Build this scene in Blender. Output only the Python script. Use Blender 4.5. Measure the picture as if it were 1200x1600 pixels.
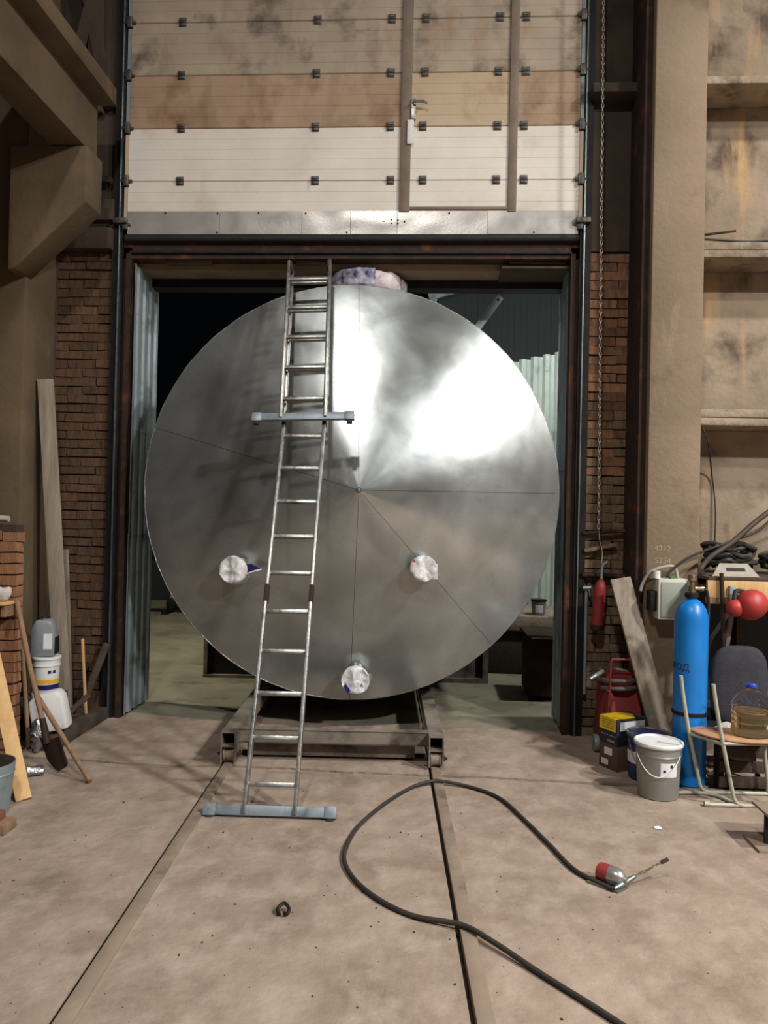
import bpy, bmesh, math, random
from mathutils import Vector, Matrix, noise
random.seed(7)
S = bpy.context.scene
for o in list(bpy.data.objects): bpy.data.objects.remove(o)
COL = S.collection

# ------------------------------------------------------------------ camera
CAM_H = 1.75
yaw, pitch, roll = (math.radians(a) for a in (3.47, 0.446, 1.265))
fw = Vector((-math.sin(yaw)*math.cos(pitch), math.cos(yaw)*math.cos(pitch), math.sin(pitch)))
rt = Vector((math.cos(yaw), math.sin(yaw), 0)); up = rt.cross(fw)
rt2 = math.cos(roll)*rt + math.sin(roll)*up
up2 = -math.sin(roll)*rt + math.cos(roll)*up
cd = bpy.data.cameras.new('camera'); cam = bpy.data.objects.new('camera', cd); COL.objects.link(cam)
cd.sensor_fit = 'VERTICAL'; cd.sensor_height = 36.0; cd.lens = 27.0
cd.clip_start = 0.05; cd.clip_end = 200
cam.matrix_world = Matrix(((rt2.x, up2.x, -fw.x, 0), (rt2.y, up2.y, -fw.y, 0), (rt2.z, up2.z, -fw.z, CAM_H), (0, 0, 0, 1)))
S.camera = cam

# ------------------------------------------------------------------ world, lamps, exposure
W = bpy.data.worlds.new('night'); S.world = W; W.use_nodes = True
bg = W.node_tree.nodes['Background']; bg.inputs[0].default_value = (0.010, 0.013, 0.018, 1); bg.inputs[1].default_value = 0.10
S.view_settings.view_transform = 'Standard'; S.view_settings.look = 'None'
S.view_settings.exposure = -0.08; S.view_settings.gamma = 1.0
S.view_settings.use_curve_mapping = False
LAMPS = [  # position, watts, radius, colour
    ((6.9, 1.6, 8.6), 1250, 0.28, (1.0, 0.985, 0.95)),
    ((7.6, -3.2, 8.2), 2150, 0.42, (0.98, 0.99, 1.0)),
    ((-0.8, -1.2, 8.6), 480, 0.28, (1.0, 0.985, 0.96)),
]
YARDS = [((-3.9, 7.15, 5.2), 420, (1.0, 0.97, 0.82), (-3.6, 12, 0)), ((2.7, 7.15, 5.2), 300, (0.96, 1.0, 0.97), (2.0, 11, 1.5))]
def area(name, loc, watts, size, col, target):
    l = bpy.data.lights.new(name, 'AREA'); l.shape = 'DISK'; l.size = size; l.energy = watts; l.color = col
    o = bpy.data.objects.new(name, l); COL.objects.link(o); o.location = loc
    o.rotation_euler = (Vector(target)-Vector(loc)).to_track_quat('-Z', 'Y').to_euler()
    return o

# ------------------------------------------------------------------ helpers
def L(h):
    h = h.lstrip('#'); out = []
    for i in (0, 2, 4):
        c = int(h[i:i+2], 16)/255
        out.append(c/12.92 if c <= .04045 else ((c+.055)/1.055)**2.4)
    return tuple(out)+(1,)

class MB:
    def __init__(s): s.v = []; s.f = []
    def add(s, vs, fs):
        n = len(s.v); s.v += [Vector(v) for v in vs]; s.f += [tuple(i+n for i in f) for f in fs]; return s
    def box(s, x0, x1, y0, y1, z0, z1, j=0):
        r = lambda: random.uniform(-j, j) if j else 0
        return s.add([(x+r(), y+r(), z+r()) for x in (x0, x1) for y in (y0, y1) for z in (z0, z1)],
                     [(0, 1, 3, 2), (4, 6, 7, 5), (0, 4, 5, 1), (2, 3, 7, 6), (0, 2, 6, 4), (1, 5, 7, 3)])
    def obox(s, c, size, M):
        c = Vector(c); M = M.to_3x3(); n = len(s.v)
        s.box(-size[0]/2, size[0]/2, -size[1]/2, size[1]/2, -size[2]/2, size[2]/2)
        for i in range(n, len(s.v)): s.v[i] = M @ s.v[i] + c
        return s
    def beam(s, p0, p1, w, h, side=(1, 0, 0)):
        p0 = Vector(p0); p1 = Vector(p1); d = (p1-p0).normalized()
        a = Vector(side); a = (a-d*a.dot(d)).normalized(); b = d.cross(a)
        vs = [p+a*sx*w/2+b*sy*h/2 for p in (p0, p1) for sx, sy in ((-1, -1), (1, -1), (1, 1), (-1, 1))]
        return s.add(vs, [(3, 2, 1, 0), (4, 5, 6, 7), (0, 1, 5, 4), (1, 2, 6, 5), (2, 3, 7, 6), (3, 0, 4, 7)])
    def tube(s, pts, r, n=10, caps=True, closed=False):
        pts = [Vector(p) for p in pts]; m = len(pts)
        rs = r if isinstance(r, (list, tuple)) else [r]*m
        ref = None; rings = []
        for i, p in enumerate(pts):
            if closed: t = (pts[(i+1) % m]-pts[i-1]).normalized()
            else: t = (pts[min(i+1, m-1)]-pts[max(i-1, 0)]).normalized()
            if ref is None:
                ref = Vector((0, 0, 1)) if abs(t.z) < .9 else Vector((1, 0, 0))
            a = (ref-t*ref.dot(t)).normalized(); b = t.cross(a); ref = a
            rings.append([p+(a*math.cos(2*math.pi*k/n)+b*math.sin(2*math.pi*k/n))*rs[i] for k in range(n)])
        vs = [v for rg in rings for v in rg]; fs = []
        for i in range(m if closed else m-1):
            i2 = (i+1) % m
            for k in range(n):
                fs.append((i*n+k, i*n+(k+1) % n, i2*n+(k+1) % n, i2*n+k))
        if caps and not closed:
            fs.append(tuple(range(n))[::-1]); fs.append(tuple((m-1)*n+k for k in range(n)))
        return s.add(vs, fs)
    def lathe(s, prof, n=32, M=None, caps=True, fn=None):
        M = M or Matrix.Identity(4); vs = []; fs = []
        for i, (r, z) in enumerate(prof):
            for k in range(n):
                a = 2*math.pi*k/n; rr, zz = (r, z) if fn is None else fn(r, z, a, i)
                vs.append(M @ Vector((rr*math.cos(a), rr*math.sin(a), zz)))
        m = len(prof)
        for i in range(m-1):
            for k in range(n):
                fs.append((i*n+k, i*n+(k+1) % n, (i+1)*n+(k+1) % n, (i+1)*n+k))
        if caps:
            fs.append(tuple(range(n))[::-1]); fs.append(tuple((m-1)*n+k for k in range(n)))
        return s.add(vs, fs)
    def prism(s, poly, a, b, plane='xz'):
        # polygon in the given plane, extruded between a and b along the remaining axis
        def P(p, t):
            return {'xz': (p[0], t, p[1]), 'xy': (p[0], p[1], t), 'yz': (t, p[0], p[1])}[plane]
        n = len(poly)
        vs = [P(p, a) for p in poly]+[P(p, b) for p in poly]
        fs = [tuple(range(n)), tuple(range(2*n-1, n-1, -1))]+[(i, i+n, (i+1) % n+n, (i+1) % n) for i in range(n)]
        return s.add(vs, fs)
    def grid(s, fnc, nu, nv, flip=False):
        vs = [fnc(u/nu, v/nv) for u in range(nu+1) for v in range(nv+1)]; w = nv+1; fs = []
        for u in range(nu):
            for v in range(nv):
                q = (u*w+v, (u+1)*w+v, (u+1)*w+v+1, u*w+v+1); fs.append(q[::-1] if flip else q)
        return s.add(vs, fs)

ROOTM = {}
def mesh_of(mb, inv=None, smooth=None, bevel=0, fix=True, thick=0):
    me = bpy.data.meshes.new('m')
    vs = [inv @ v for v in mb.v] if inv is not None else mb.v
    me.from_pydata([tuple(v) for v in vs], [], mb.f)
    if bevel or fix:
        bm = bmesh.new(); bm.from_mesh(me)
        if fix: bmesh.ops.recalc_face_normals(bm, faces=bm.faces)
        if bevel:
            ed = [e for e in bm.edges if len(e.link_faces) == 2 and e.calc_face_angle(0) > .6]
            bmesh.ops.bevel(bm, geom=ed, offset=bevel, segments=2, affect='EDGES', profile=.5, clamp_overlap=True)
        bm.to_mesh(me); bm.free()
    if smooth is None and bevel: smooth = 40
    if smooth is not None:
        for p in me.polygons: p.use_smooth = True
        me.set_sharp_from_angle(angle=math.radians(smooth))
    me.update()
    return me
def tag(o, label=None, cat=None, group=None, kind=None):
    if label: o['label'] = label
    if cat: o['category'] = cat
    if group: o['group'] = group
    if kind: o['kind'] = kind
    return o
def root(name, loc, rz=0, label=None, cat=None, group=None, kind=None):
    o = bpy.data.objects.new(name, None); COL.objects.link(o)
    o.location = loc; o.rotation_euler = (0, 0, rz); o.empty_display_size = .1
    ROOTM[o.name] = Matrix.Translation(Vector(loc)) @ Matrix.Rotation(rz, 4, 'Z')
    return tag(o, label, cat, group, kind)
def part(name, mb, mat, parent, local=False, smooth=None, bevel=0, fix=True, label=None, kind=None):
    """mesh object under parent; vertices are given in world space unless local"""
    M = ROOTM.get(parent.name, Matrix.Identity(4)) if parent else Matrix.Identity(4)
    me = mesh_of(mb, None if local else M.inverted(), smooth, bevel, fix)
    o = bpy.data.objects.new(name, me); COL.objects.link(o); o.parent = parent
    me.name = name
    if mat: me.materials.append(mat)
    ROOTM[o.name] = M
    if label: o['label'] = label
    if kind: o['kind'] = kind
    return o
def single(name, mb, mat, base, label=None, cat=None, group=None, kind=None, smooth=None, bevel=0, fix=True):
    M = Matrix.Translation(Vector(base))
    me = mesh_of(mb, M.inverted(), smooth, bevel, fix); me.name = name
    o = bpy.data.objects.new(name, me); COL.objects.link(o); o.location = base
    me.materials.append(mat); ROOTM[o.name] = M
    return tag(o, label, cat, group, kind)
def structure(name, mb, mat, smooth=None, bevel=0, label=None):
    return single(name, mb, mat, (0, 0, 0), label=label, kind='structure', smooth=smooth, bevel=bevel)
def spline(pts, k=6):
    pts = [Vector(p) for p in pts]; out = []
    for i in range(len(pts)-1):
        a, b, c, d = pts[max(i-1, 0)], pts[i], pts[i+1], pts[min(i+2, len(pts)-1)]
        for j in range(k):
            t = j/k
            out.append(.5*((2*b)+(c-a)*t+(2*a-5*b+4*c-d)*t*t+(3*b-a-3*c+d)*t**3))
    out.append(pts[-1]); return out
def text_mb(txt, size, depth=.0015):
    cu = bpy.data.curves.new('t', 'FONT'); cu.body = txt; cu.size = size; cu.extrude = depth; cu.align_x = 'CENTER'; cu.resolution_u = 3
    o = bpy.data.objects.new('t', cu); COL.objects.link(o)
    dg = bpy.context.evaluated_depsgraph_get(); me = bpy.data.meshes.new_from_object(o.evaluated_get(dg))
    mb = MB(); mb.add([v.co.copy() for v in me.vertices], [tuple(p.vertices) for p in me.polygons])
    bpy.data.objects.remove(o); bpy.data.curves.remove(cu); bpy.data.meshes.remove(me)
    return mb

# ------------------------------------------------------------------ materials
def mat(name, c1, c2=None, scale=3.0, rough=.8, rough2=None, metal=0, bump=.15, bscale=35, stain=None, sscale=1.5, slo=.55, shi=.7,
        stretch=(1, 1, 1), rnd=0, detail=5, spec=.5, stain2=None, s2scale=5, s2lo=.6, s2hi=.75, s2stretch=(1, 1, 1), coat=0, trans=0, ior=1.45, alpha=1, vor=0, stain_rough=None):
    m = bpy.data.materials.new(name); m.use_nodes = True; nt = m.node_tree; N = nt.nodes; K = nt.links
    b = N['Principled BSDF']; tc = N.new('ShaderNodeTexCoord'); mp = N.new('ShaderNodeMapping'); mp.inputs['Scale'].default_value = stretch
    oi = N.new('ShaderNodeObjectInfo'); vm = N.new('ShaderNodeVectorMath'); vm.operation = 'SCALE'
    cmb = N.new('ShaderNodeCombineXYZ')
    for i in range(3): K.new(oi.outputs['Random'], cmb.inputs[i])
    K.new(cmb.outputs[0], vm.inputs[0]); vm.inputs['Scale'].default_value = 17.0 if rnd else 0.0
    K.new(tc.outputs['Object'], mp.inputs['Vector']); K.new(vm.outputs[0], mp.inputs['Location'])
    def nz(sc, det=detail, vec=None, ro=.6):
        n = N.new('ShaderNodeTexNoise'); n.inputs['Scale'].default_value = sc; n.inputs['Detail'].default_value = det; n.inputs['Roughness'].default_value = ro
        K.new(vec or mp.outputs[0], n.inputs['Vector']); return n.outputs['Fac']
    def rng(f, lo, hi, a=0., c=1.):
        r = N.new('ShaderNodeMapRange'); r.inputs[1].default_value = lo; r.inputs[2].default_value = hi; r.inputs[3].default_value = a; r.inputs[4].default_value = c
        K.new(f, r.inputs[0]); return r.outputs[0]
    def mix(f, a, c):
        x = N.new('ShaderNodeMix'); x.data_type = 'RGBA'; K.new(f, x.inputs[0])
        for idx, val in ((6, a), (7, c)):
            if isinstance(val, tuple): x.inputs[idx].default_value = val
            else: K.new(val, x.inputs[idx])
        return x.outputs[2]
    c1 = L(c1) if isinstance(c1, str) else c1; c2 = (L(c2) if isinstance(c2, str) else c2) or c1
    base_n = nz(scale); col = mix(rng(base_n, .32, .68), c1, c2)
    smask = None
    if stain:
        smask = rng(nz(sscale, 7), slo, shi); col = mix(smask, col, L(stain) if isinstance(stain, str) else stain)
    if stain2:
        mp2 = N.new('ShaderNodeMapping'); mp2.inputs['Scale'].default_value = s2stretch; K.new(tc.outputs['Object'], mp2.inputs['Vector']); K.new(vm.outputs[0], mp2.inputs['Location'])
        col = mix(rng(nz(s2scale, 6, mp2.outputs[0]), s2lo, s2hi), col, L(stain2) if isinstance(stain2, str) else stain2)
    if rnd:
        h = N.new('ShaderNodeHueSaturation'); K.new(col, h.inputs['Color']); K.new(rng(oi.outputs['Random'], 0, 1, 1-rnd, 1+rnd), h.inputs['Value']); col = h.outputs[0]
    K.new(col, b.inputs['Base Color'])
    if rough2 is not None: K.new(rng(nz(scale*2.3), .3, .7, rough, rough2), b.inputs['Roughness'])
    else: b.inputs['Roughness'].default_value = rough
    b.inputs['Metallic'].default_value = metal; b.inputs['Specular IOR Level'].default_value = spec
    b.inputs['Coat Weight'].default_value = coat; b.inputs['Transmission Weight'].default_value = trans; b.inputs['IOR'].default_value = ior; b.inputs['Alpha'].default_value = alpha
    if bump:
        bp = N.new('ShaderNodeBump'); bp.inputs['Strength'].default_value = bump; bp.inputs['Distance'].default_value = .02
        K.new(nz(bscale, 6), bp.inputs['Height']); K.new(bp.outputs[0], b.inputs['Normal'])
    return m

m_floor = mat('dusty concrete', '#948272', '#857364', 2.6, .9, bump=.6, bscale=9, stain='#6c5b4b', sscale=2.4, slo=.46, shi=.76, stain2='#a19081', s2scale=7, s2lo=.46, s2hi=.80, s2stretch=(1, .7, 1), detail=14)
m_under = mat('floor joint dirt', '#231c16', '#352a20', 6, .95)
m_yard = mat('yard ground', '#8d8670', '#6f6a58', 1.4, .95, bump=.5, bscale=9, stain='#57523f', sscale=2.2, slo=.55, shi=.7)
m_conc = mat('stained concrete', '#877560', '#75644f', 1.3, .9, bump=.3, bscale=22, stain='#5e4a38', sscale=2.0, slo=.56, shi=.76, stain2='#a08a70', s2scale=3, s2stretch=(1, 1, .25))
m_conc_l = mat('dark brown concrete', '#67563f', '#544531', 1.3, .9, bump=.25, bscale=22, stain='#3e3225', sscale=1.1, slo=.5, shi=.78, stain2='#745f45', s2scale=3, s2stretch=(1, 1, .25))  # darker tone for the left column, corbel and crane beam
m_conc_d = mat('shade-dark concrete', '#463a2e', '#372d24', 1.5, .9, bump=.3, bscale=20, stain='#231c17', sscale=1.4, slo=.5, shi=.75, stain2='#524536', s2scale=3, s2stretch=(1, 1, .3))  # shade on the wall faces beside the gate is put into this colour
m_panel_c = mat('pale stained wall panel', '#a08e79', '#82725f', 1.8, .9, bump=.3, bscale=20, stain='#57493d', sscale=2.0, slo=.50, shi=.66, stain2='#b09068', s2scale=2.6, s2stretch=(1.8, 1, .3), s2lo=.55, s2hi=.7, detail=8)
m_ledge = mat('chipped ledge concrete', '#a3937f', '#7d6d5b', 3, .92, bump=.5, bscale=25, stain='#55483c', sscale=5, slo=.5, shi=.7)
m_brick_r = mat('red brick', '#8f6246', '#765740', 9, .92, bump=.6, bscale=30, stain='#54473a', sscale=6, slo=.48, shi=.66, rnd=.38)
m_brick_m = mat('dust-covered brick', '#7c674e', '#685642', 9, .93, bump=.6, bscale=30, stain='#463a2f', sscale=6, slo=.5, shi=.7, rnd=.22)
m_brick_l = mat('dark brown brick', '#5f4530', '#4c3727', 9, .93, bump=.5, bscale=30, stain='#382a1e', sscale=6, slo=.5, shi=.72, rnd=.16)  # bricks left of the gate, a deeper brown than the right ones
m_brick_o = mat('orange brick', '#926444', '#7f5a40', 9, .9, bump=.45, bscale=30, stain='#74543c', sscale=5, slo=.5, shi=.72, rnd=.18)
m_mortar = mat('old mortar', '#40342a', '#30271f', 8, .95, bump=.5, bscale=30)
m_mortar_l = mat('dark brown mortar', '#3b2d22', '#2c221a', 8, .95, bump=.5, bscale=30)  # slightly darker than the old mortar
m_rust = mat('rusty steel', '#3d2a20', '#2a2019', 6, .8, metal=.3, bump=.3, bscale=40, stain='#6a3c20', sscale=5, slo=.55, shi=.72)
m_black_st = mat('black steel', '#1b1a1a', '#2a2622', 7, .6, metal=.6, bump=.15)
m_galv = mat('galvanised trim', '#8e9698', '#7d8688', 12, .32, .5, metal=.9, bump=.05, bscale=60)
m_galv_d = mat('dull zinc cladding', '#8d9698', '#7c8688', 6, .4, .6, metal=.35, bump=.08, bscale=40, stain='#4b5250', sscale=3)
m_door_w = mat('white door panel', '#d5cdc2', '#c8bfb2', 2, .55, bump=.06, bscale=30, stain='#b3a595', sscale=2.2, slo=.55, shi=.85, stain2='#a07c55', s2scale=3.5, s2stretch=(2.2, 1, .35), s2lo=.68, s2hi=.85)
m_door_t = mat('dirty door panel', '#a69682', '#8f806e', 2.2, .6, bump=.06, bscale=30, stain='#4b3f35', sscale=2.0, slo=.53, shi=.68, stain2='#86694f', s2scale=2.6, s2stretch=(1.3, 1, .6), s2lo=.54, s2hi=.78, detail=8)
m_door_b = mat('brown-washed door panel', '#a58d74', '#94795f', 2.0, .6, bump=.06, bscale=30, stain='#74563d', sscale=2.4, slo=.5, shi=.7, stain2='#80684f', s2scale=3, s2stretch=(1.5, 1, .5), s2lo=.52, s2hi=.75, detail=8)
m_door_y = mat('yellowed door panel', '#b5a388', '#a89274', 1.8, .6, bump=.06, bscale=30, stain='#84694e', sscale=2.2, slo=.58, shi=.8)
m_wick = mat('brown wicket profile', '#7a6a5b', '#685a4d', 5, .6, bump=.1, metal=.2)
m_hinge = mat('hinge steel', '#6b6660', '#474340', 20, .5, metal=.7, bump=.1)
m_strip = mat('galvanised door strip', '#b4afa8', '#a8a39c', 3, .28, .40, metal=.55, bump=.04, bscale=50)
m_rubber = mat('black rubber', '#141414', '#1f1d1c', 10, .7, bump=.2)
m_alu = mat('worn aluminium', '#b3b1ab', '#96948f', 12, .3, .5, metal=.9, bump=.08, bscale=60, stain='#6f665c', sscale=9, slo=.55, shi=.7)
m_alu_g = mat('grey painted bar', '#868e94', '#767d82', 10, .45, metal=.3, bump=.08, stain='#5c5f60', sscale=8)
m_cart = mat('scuffed cart steel', '#8a8074', '#6f665b', 4, .6, metal=.35, bump=.2, stain='#4b4239', sscale=4, slo=.5, shi=.7)
m_rail = mat('worn rail steel', '#8f7d6b', '#7e6e60', 5, .6, metal=.1, bump=.15, bscale=30, stain='#5a4c40', sscale=3)
m_film = mat('crumpled white film', '#d9d5d2', '#b9b5b3', 9, .35, bump=.6, bscale=14)
m_film_b = mat('printed blue film', '#2a2a5c', '#c9c4cc', 14, .35, bump=.6, bscale=16, detail=8)
m_film_p = mat('pinkish film', '#d5c9c6', '#a8979a', 9, .35, bump=.7, bscale=14, stain='#5a3f66', sscale=9, slo=.62, shi=.7)
m_ink = mat('dark print', '#1d1b24', '#22202a', 5, .6, bump=0)
m_navy = mat('navy print', '#1b1850', '#201d5c', 5, .4, bump=0)
m_red_p = mat('red print', '#a3383c', '#8d3034', 8, .4, bump=0)
m_blue = mat('blue cylinder paint', '#0c74bd', '#0a66ab', 3, .38, bump=.05, bscale=40, coat=.2)
m_red = mat('faded red paint', '#8d2f2e', '#742725', 4, .5, bump=.08, stain='#4a201d', sscale=3, slo=.58, shi=.78)
m_red_b = mat('glossy red plastic', '#a8322c', '#8d2823', 5, .5, bump=.04)
m_brass = mat('valve brass', '#b9ab92', '#8a7a5c', 12, .3, metal=.9)
m_wood_g = mat('weathered grey plank', '#8f8273', '#746758', 3, .85, bump=.35, bscale=20, stretch=(6, 6, .6), stain='#574b3f', sscale=2, slo=.55, shi=.75)
m_wood_l = mat('fresh pine', '#cba673', '#b98f5c', 3, .7, bump=.2, bscale=20, stretch=(6, 6, .6))
m_wood_d = mat('dark old timber', '#4e4034', '#3a3028', 3, .9, bump=.35, bscale=20, stretch=(2, 1, 4))
m_wood_s = mat('shovel handle wood', '#8c6e52', '#6f5540', 4, .75, bump=.2, stretch=(6, 6, .7))
m_ply = mat('varnished plywood', '#b98b66', '#a67a56', 3, .4, bump=.05, stretch=(5, 1, 1))
m_tubep = mat('cream tube paint', '#a9a695', '#96927f', 9, .45, bump=.1, stain='#6f6a5b', sscale=10, slo=.58, shi=.7)
m_silver = mat('silver bucket tin', '#8f8d84', '#85837b', 5, .42, metal=.45, bump=.05)
m_whitep = mat('white plastic', '#d4d1cd', '#c6c3bf', 5, .45, bump=.05, stain='#a8a39b', sscale=5)
m_label = mat('paper label', '#dad7d6', '#cfccca', 8, .7, bump=.05)
m_bluebk = mat('navy bucket paint', '#222a55', '#1c2347', 5, .45, bump=.05)
m_greylid = mat('grey tin lid', '#77776f', '#66665f', 5, .45, metal=.4, bump=.05)
m_yellow = mat('yellow carton', '#e2bb14', '#d6ae10', 4, .6, bump=.05)
m_blackc = mat('black carton', '#1b1d22', '#22252b', 4, .6, bump=.05)
m_brownc = mat('brown carton', '#5d4138', '#523930', 4, .8, bump=.1)
m_greycan = mat('grey plastic canister', '#86878a', '#76777b', 5, .4, bump=.1)
m_orange = mat('amber stripe', '#dba32c', '#d19a24', 5, .45, bump=0)
m_cable = mat('black rubber hose', '#322d29', '#28241f', 12, .6, bump=.2)
m_cable_b = mat('brown cable', '#4a3c33', '#3c3029', 12, .6, bump=.1)
m_cable_w = mat('dirty white conduit', '#a39d92', '#8f897e', 12, .6, bump=.1)
m_box = mat('grey enclosure enamel', '#8d8f84', '#83857b', 5, .5, bump=.03)
m_box_e = mat('cream enclosure edge', '#b9b9ab', '#a9a99b', 5, .5, bump=.03)
m_seat = mat('charcoal upholstery', '#35333a', '#2b2a2e', 20, .9, bump=.3, bscale=90)
m_fence = mat('green-grey corrugated sheet', '#a6b1a9', '#959f98', 2, .5, metal=.1, bump=.05, stain='#5c6e68', sscale=2)
m_dgreen = mat('dark green cladding', '#161f1f', '#121a1a', 2, .7, bump=.05)
m_foil = mat('crumpled foil', '#b8b9bb', '#8d8e90', 14, .25, metal=.9, bump=.8, bscale=18)
m_plate = mat('dusty pale enamel', '#9d9185', '#887c70', 8, .7, bump=.2)
m_rag = mat('white rag', '#c3b9b3', '#a89d97', 8, .9, bump=.4, bscale=20)
m_chalk = mat('chalk', '#a18b74', '#94806a', 20, .95, bump=0)
m_capb = mat('blue bottle cap', '#2a3f9c', '#243789', 5, .35, bump=0)
m_pet = mat('clear bottle plastic', (0.93, 0.93, .9, 1), None, 3, .05, bump=0, trans=1, ior=1.12)
m_liq = mat('amber liquid', (0.93, 0.76, .42, 1), None, 3, .08, bump=0, trans=.9, ior=1.2)
m_chain = mat('chain steel', '#6e665b', '#564e45', 20, .5, metal=.6, bump=0)
m_lampb = mat('lamp housing', '#5b5d5f', '#505254', 5, .5, metal=.6, bump=0)
m_hall = mat('hall wall plaster', '#433b32', '#372f28', .6, .9, bump=.2, bscale=12, stain='#4c4135', sscale=.5)

def tank_metal():
    m = bpy.data.materials.new('tank zinc sheet'); m.use_nodes = True; nt = m.node_tree; N = nt.nodes; K = nt.links; b = N['Principled BSDF']
    tc = N.new('ShaderNodeTexCoord')
    def nz(sc, det, st=(1, 1, 1), dist=0):
        mp = N.new('ShaderNodeMapping'); mp.inputs['Scale'].default_value = st; K.new(tc.outputs['Object'], mp.inputs[0])
        n = N.new('ShaderNodeTexNoise'); n.inputs['Scale'].default_value = sc; n.inputs['Detail'].default_value = det; n.inputs['Distortion'].default_value = dist; K.new(mp.outputs[0], n.inputs['Vector']); return n.outputs['Fac']
    def rng(f, lo, hi, a, c):
        r = N.new('ShaderNodeMapRange'); r.inputs[1].default_value = lo; r.inputs[2].default_value = hi; r.inputs[3].default_value = a; r.inputs[4].default_value = c; K.new(f, r.inputs[0]); return r.outputs[0]
    cr = N.new('ShaderNodeMix'); cr.data_type = 'RGBA'; K.new(rng(nz(1.8, 6, dist=.6), .3, .7, 0, 1), cr.inputs[0])
    cr.inputs[6].default_value = L('#b1b5b4'); cr.inputs[7].default_value = L('#8d8f8a'); K.new(cr.outputs[2], b.inputs['Base Color'])
    b.inputs['Metallic'].default_value = .80
    K.new(rng(nz(2.2, 5, dist=.5), .30, .70, .20, .33), b.inputs['Roughness'])
    bp = N.new('ShaderNodeBump'); bp.inputs['Strength'].default_value = .10; bp.inputs['Distance'].default_value = .01
    K.new(nz(5, 2), bp.inputs['Height']); K.new(bp.outputs[0], b.inputs['Normal'])
    return m
m_tank = tank_metal()
m_tankrim = mat('tank rim edge', '#a9adae', '#8c8f90', 20, .3, .5, metal=.9, bump=.3, bscale=40)

# ================================================================== SETTING
WY = 6.42                 # hall face of the end wall
RK = -0.0581              # the rails run slightly askew: x = a + RK*y
TH = math.atan(-RK)
RA, RB = -1.064, 0.387
CRK = 5.27                # the cracked slab joint

# floor: slabs between the rails on a dark bed
fl = MB().box(-9, 9, -16, 6.5, -.16, -.05)
floor = structure('floor', fl, m_under)
def jag(x): return CRK + .05*noise.noise((x*1.3, 3.1, 0)) + .02*noise.noise((x*6, 1, 0)) + .008*noise.noise((x*21, 5, 0))
GAPL, RW = .018, .066
def slab(edge0, edge1, front):
    g = .050
    def ed(e, y): return e[0] + e[1]*y
    n = 60
    if front:
        ys = -16
        x0, x1 = ed(edge0, CRK), ed(edge1, CRK)
        poly = [(ed(edge0, ys), ys), (ed(edge1, ys), ys)]
        for i in range(n+1):
            x = x1+(x0-x1)*i/n; poly.append((x, jag(x)-g*(.15+.85*max(0, .5+noise.noise((x*2, 9, 0))))))
    else:
        ys = 6.5
        x0, x1 = ed(edge0, CRK), ed(edge1, CRK); poly = []
        for i in range(n+1):
            x = x0+(x1-x0)*i/n; poly.append((x, jag(x)+g*.3*(1+noise.noise((x*5, 2, 0)))))
        poly += [(ed(edge1, ys), ys), (ed(edge0, ys), ys)]
    part('slab', MB().prism(poly, -.06, 0, 'xy'), m_floor, floor)
for fr in (True, False):
    slab((-9, 0), (RA-RW/2-GAPL, RK), fr)
    slab((RA+RW/2, RK), (RB-RW/2-GAPL, RK), fr)
    slab((RB+RW/2, RK), (9, 0), fr)
yd = structure('ground', MB().box(-25, 25, 6.5, 40, -.12, 0), m_yard)
for a, nm in ((RA, 'rail on which the ladder foot bar ends'), (RB, 'rail crossed by the black hose')):
    pts = [(-15.5, a), (6.45, a)]
    y0, y1 = -15.5, 12
    poly = [(a+RK*y0-RW/2, y0), (a+RK*y0+RW/2, y0), (a+RK*y1+RW/2, y1), (a+RK*y1-RW/2, y1)]
    single('floor_rail', MB().prism(poly, -.06, .014, 'xy'), m_rail, (a+RK*5, 5, 0), 'flat worn steel '+nm, 'rail', bevel=.004)

# hall shell behind and around the camera
structure('wall_rear', MB().box(-9.2, 9.2, -16.2, -16, 0, 10), m_hall)
structure('wall_left', MB().box(-9.2, -9, -16, 6.6, 0, 10), m_hall)
structure('wall_right', MB().box(9, 9.2, -16, 6.6, 0, 10), m_hall)
structure('ceiling', MB().box(-9.2, 9.2, -16.2, 6.7, 10, 10.2), m_hall)
# end wall: backing blocks round the gate opening
GX0, GX1, GZ = -2.60, 1.115, 3.90
wb = MB()
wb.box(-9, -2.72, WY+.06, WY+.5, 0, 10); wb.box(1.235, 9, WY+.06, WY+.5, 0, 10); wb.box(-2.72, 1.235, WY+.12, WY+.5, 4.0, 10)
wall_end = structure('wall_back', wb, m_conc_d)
# plain concrete face left of the column, upper dark panels by the gate
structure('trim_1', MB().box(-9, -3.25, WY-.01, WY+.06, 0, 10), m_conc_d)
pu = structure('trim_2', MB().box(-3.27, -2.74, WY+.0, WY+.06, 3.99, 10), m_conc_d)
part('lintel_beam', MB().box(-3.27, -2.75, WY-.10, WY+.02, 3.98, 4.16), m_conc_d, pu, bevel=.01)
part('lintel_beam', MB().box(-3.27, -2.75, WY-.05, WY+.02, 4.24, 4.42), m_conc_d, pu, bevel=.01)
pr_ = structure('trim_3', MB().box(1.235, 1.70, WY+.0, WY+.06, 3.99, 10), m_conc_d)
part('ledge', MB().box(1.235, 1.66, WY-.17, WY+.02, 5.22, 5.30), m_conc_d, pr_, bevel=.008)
part('ledge', MB().box(1.235, 1.66, WY-.17, WY+.02, 7.0, 7.1), m_conc_d, pr_, bevel=.008)

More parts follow.
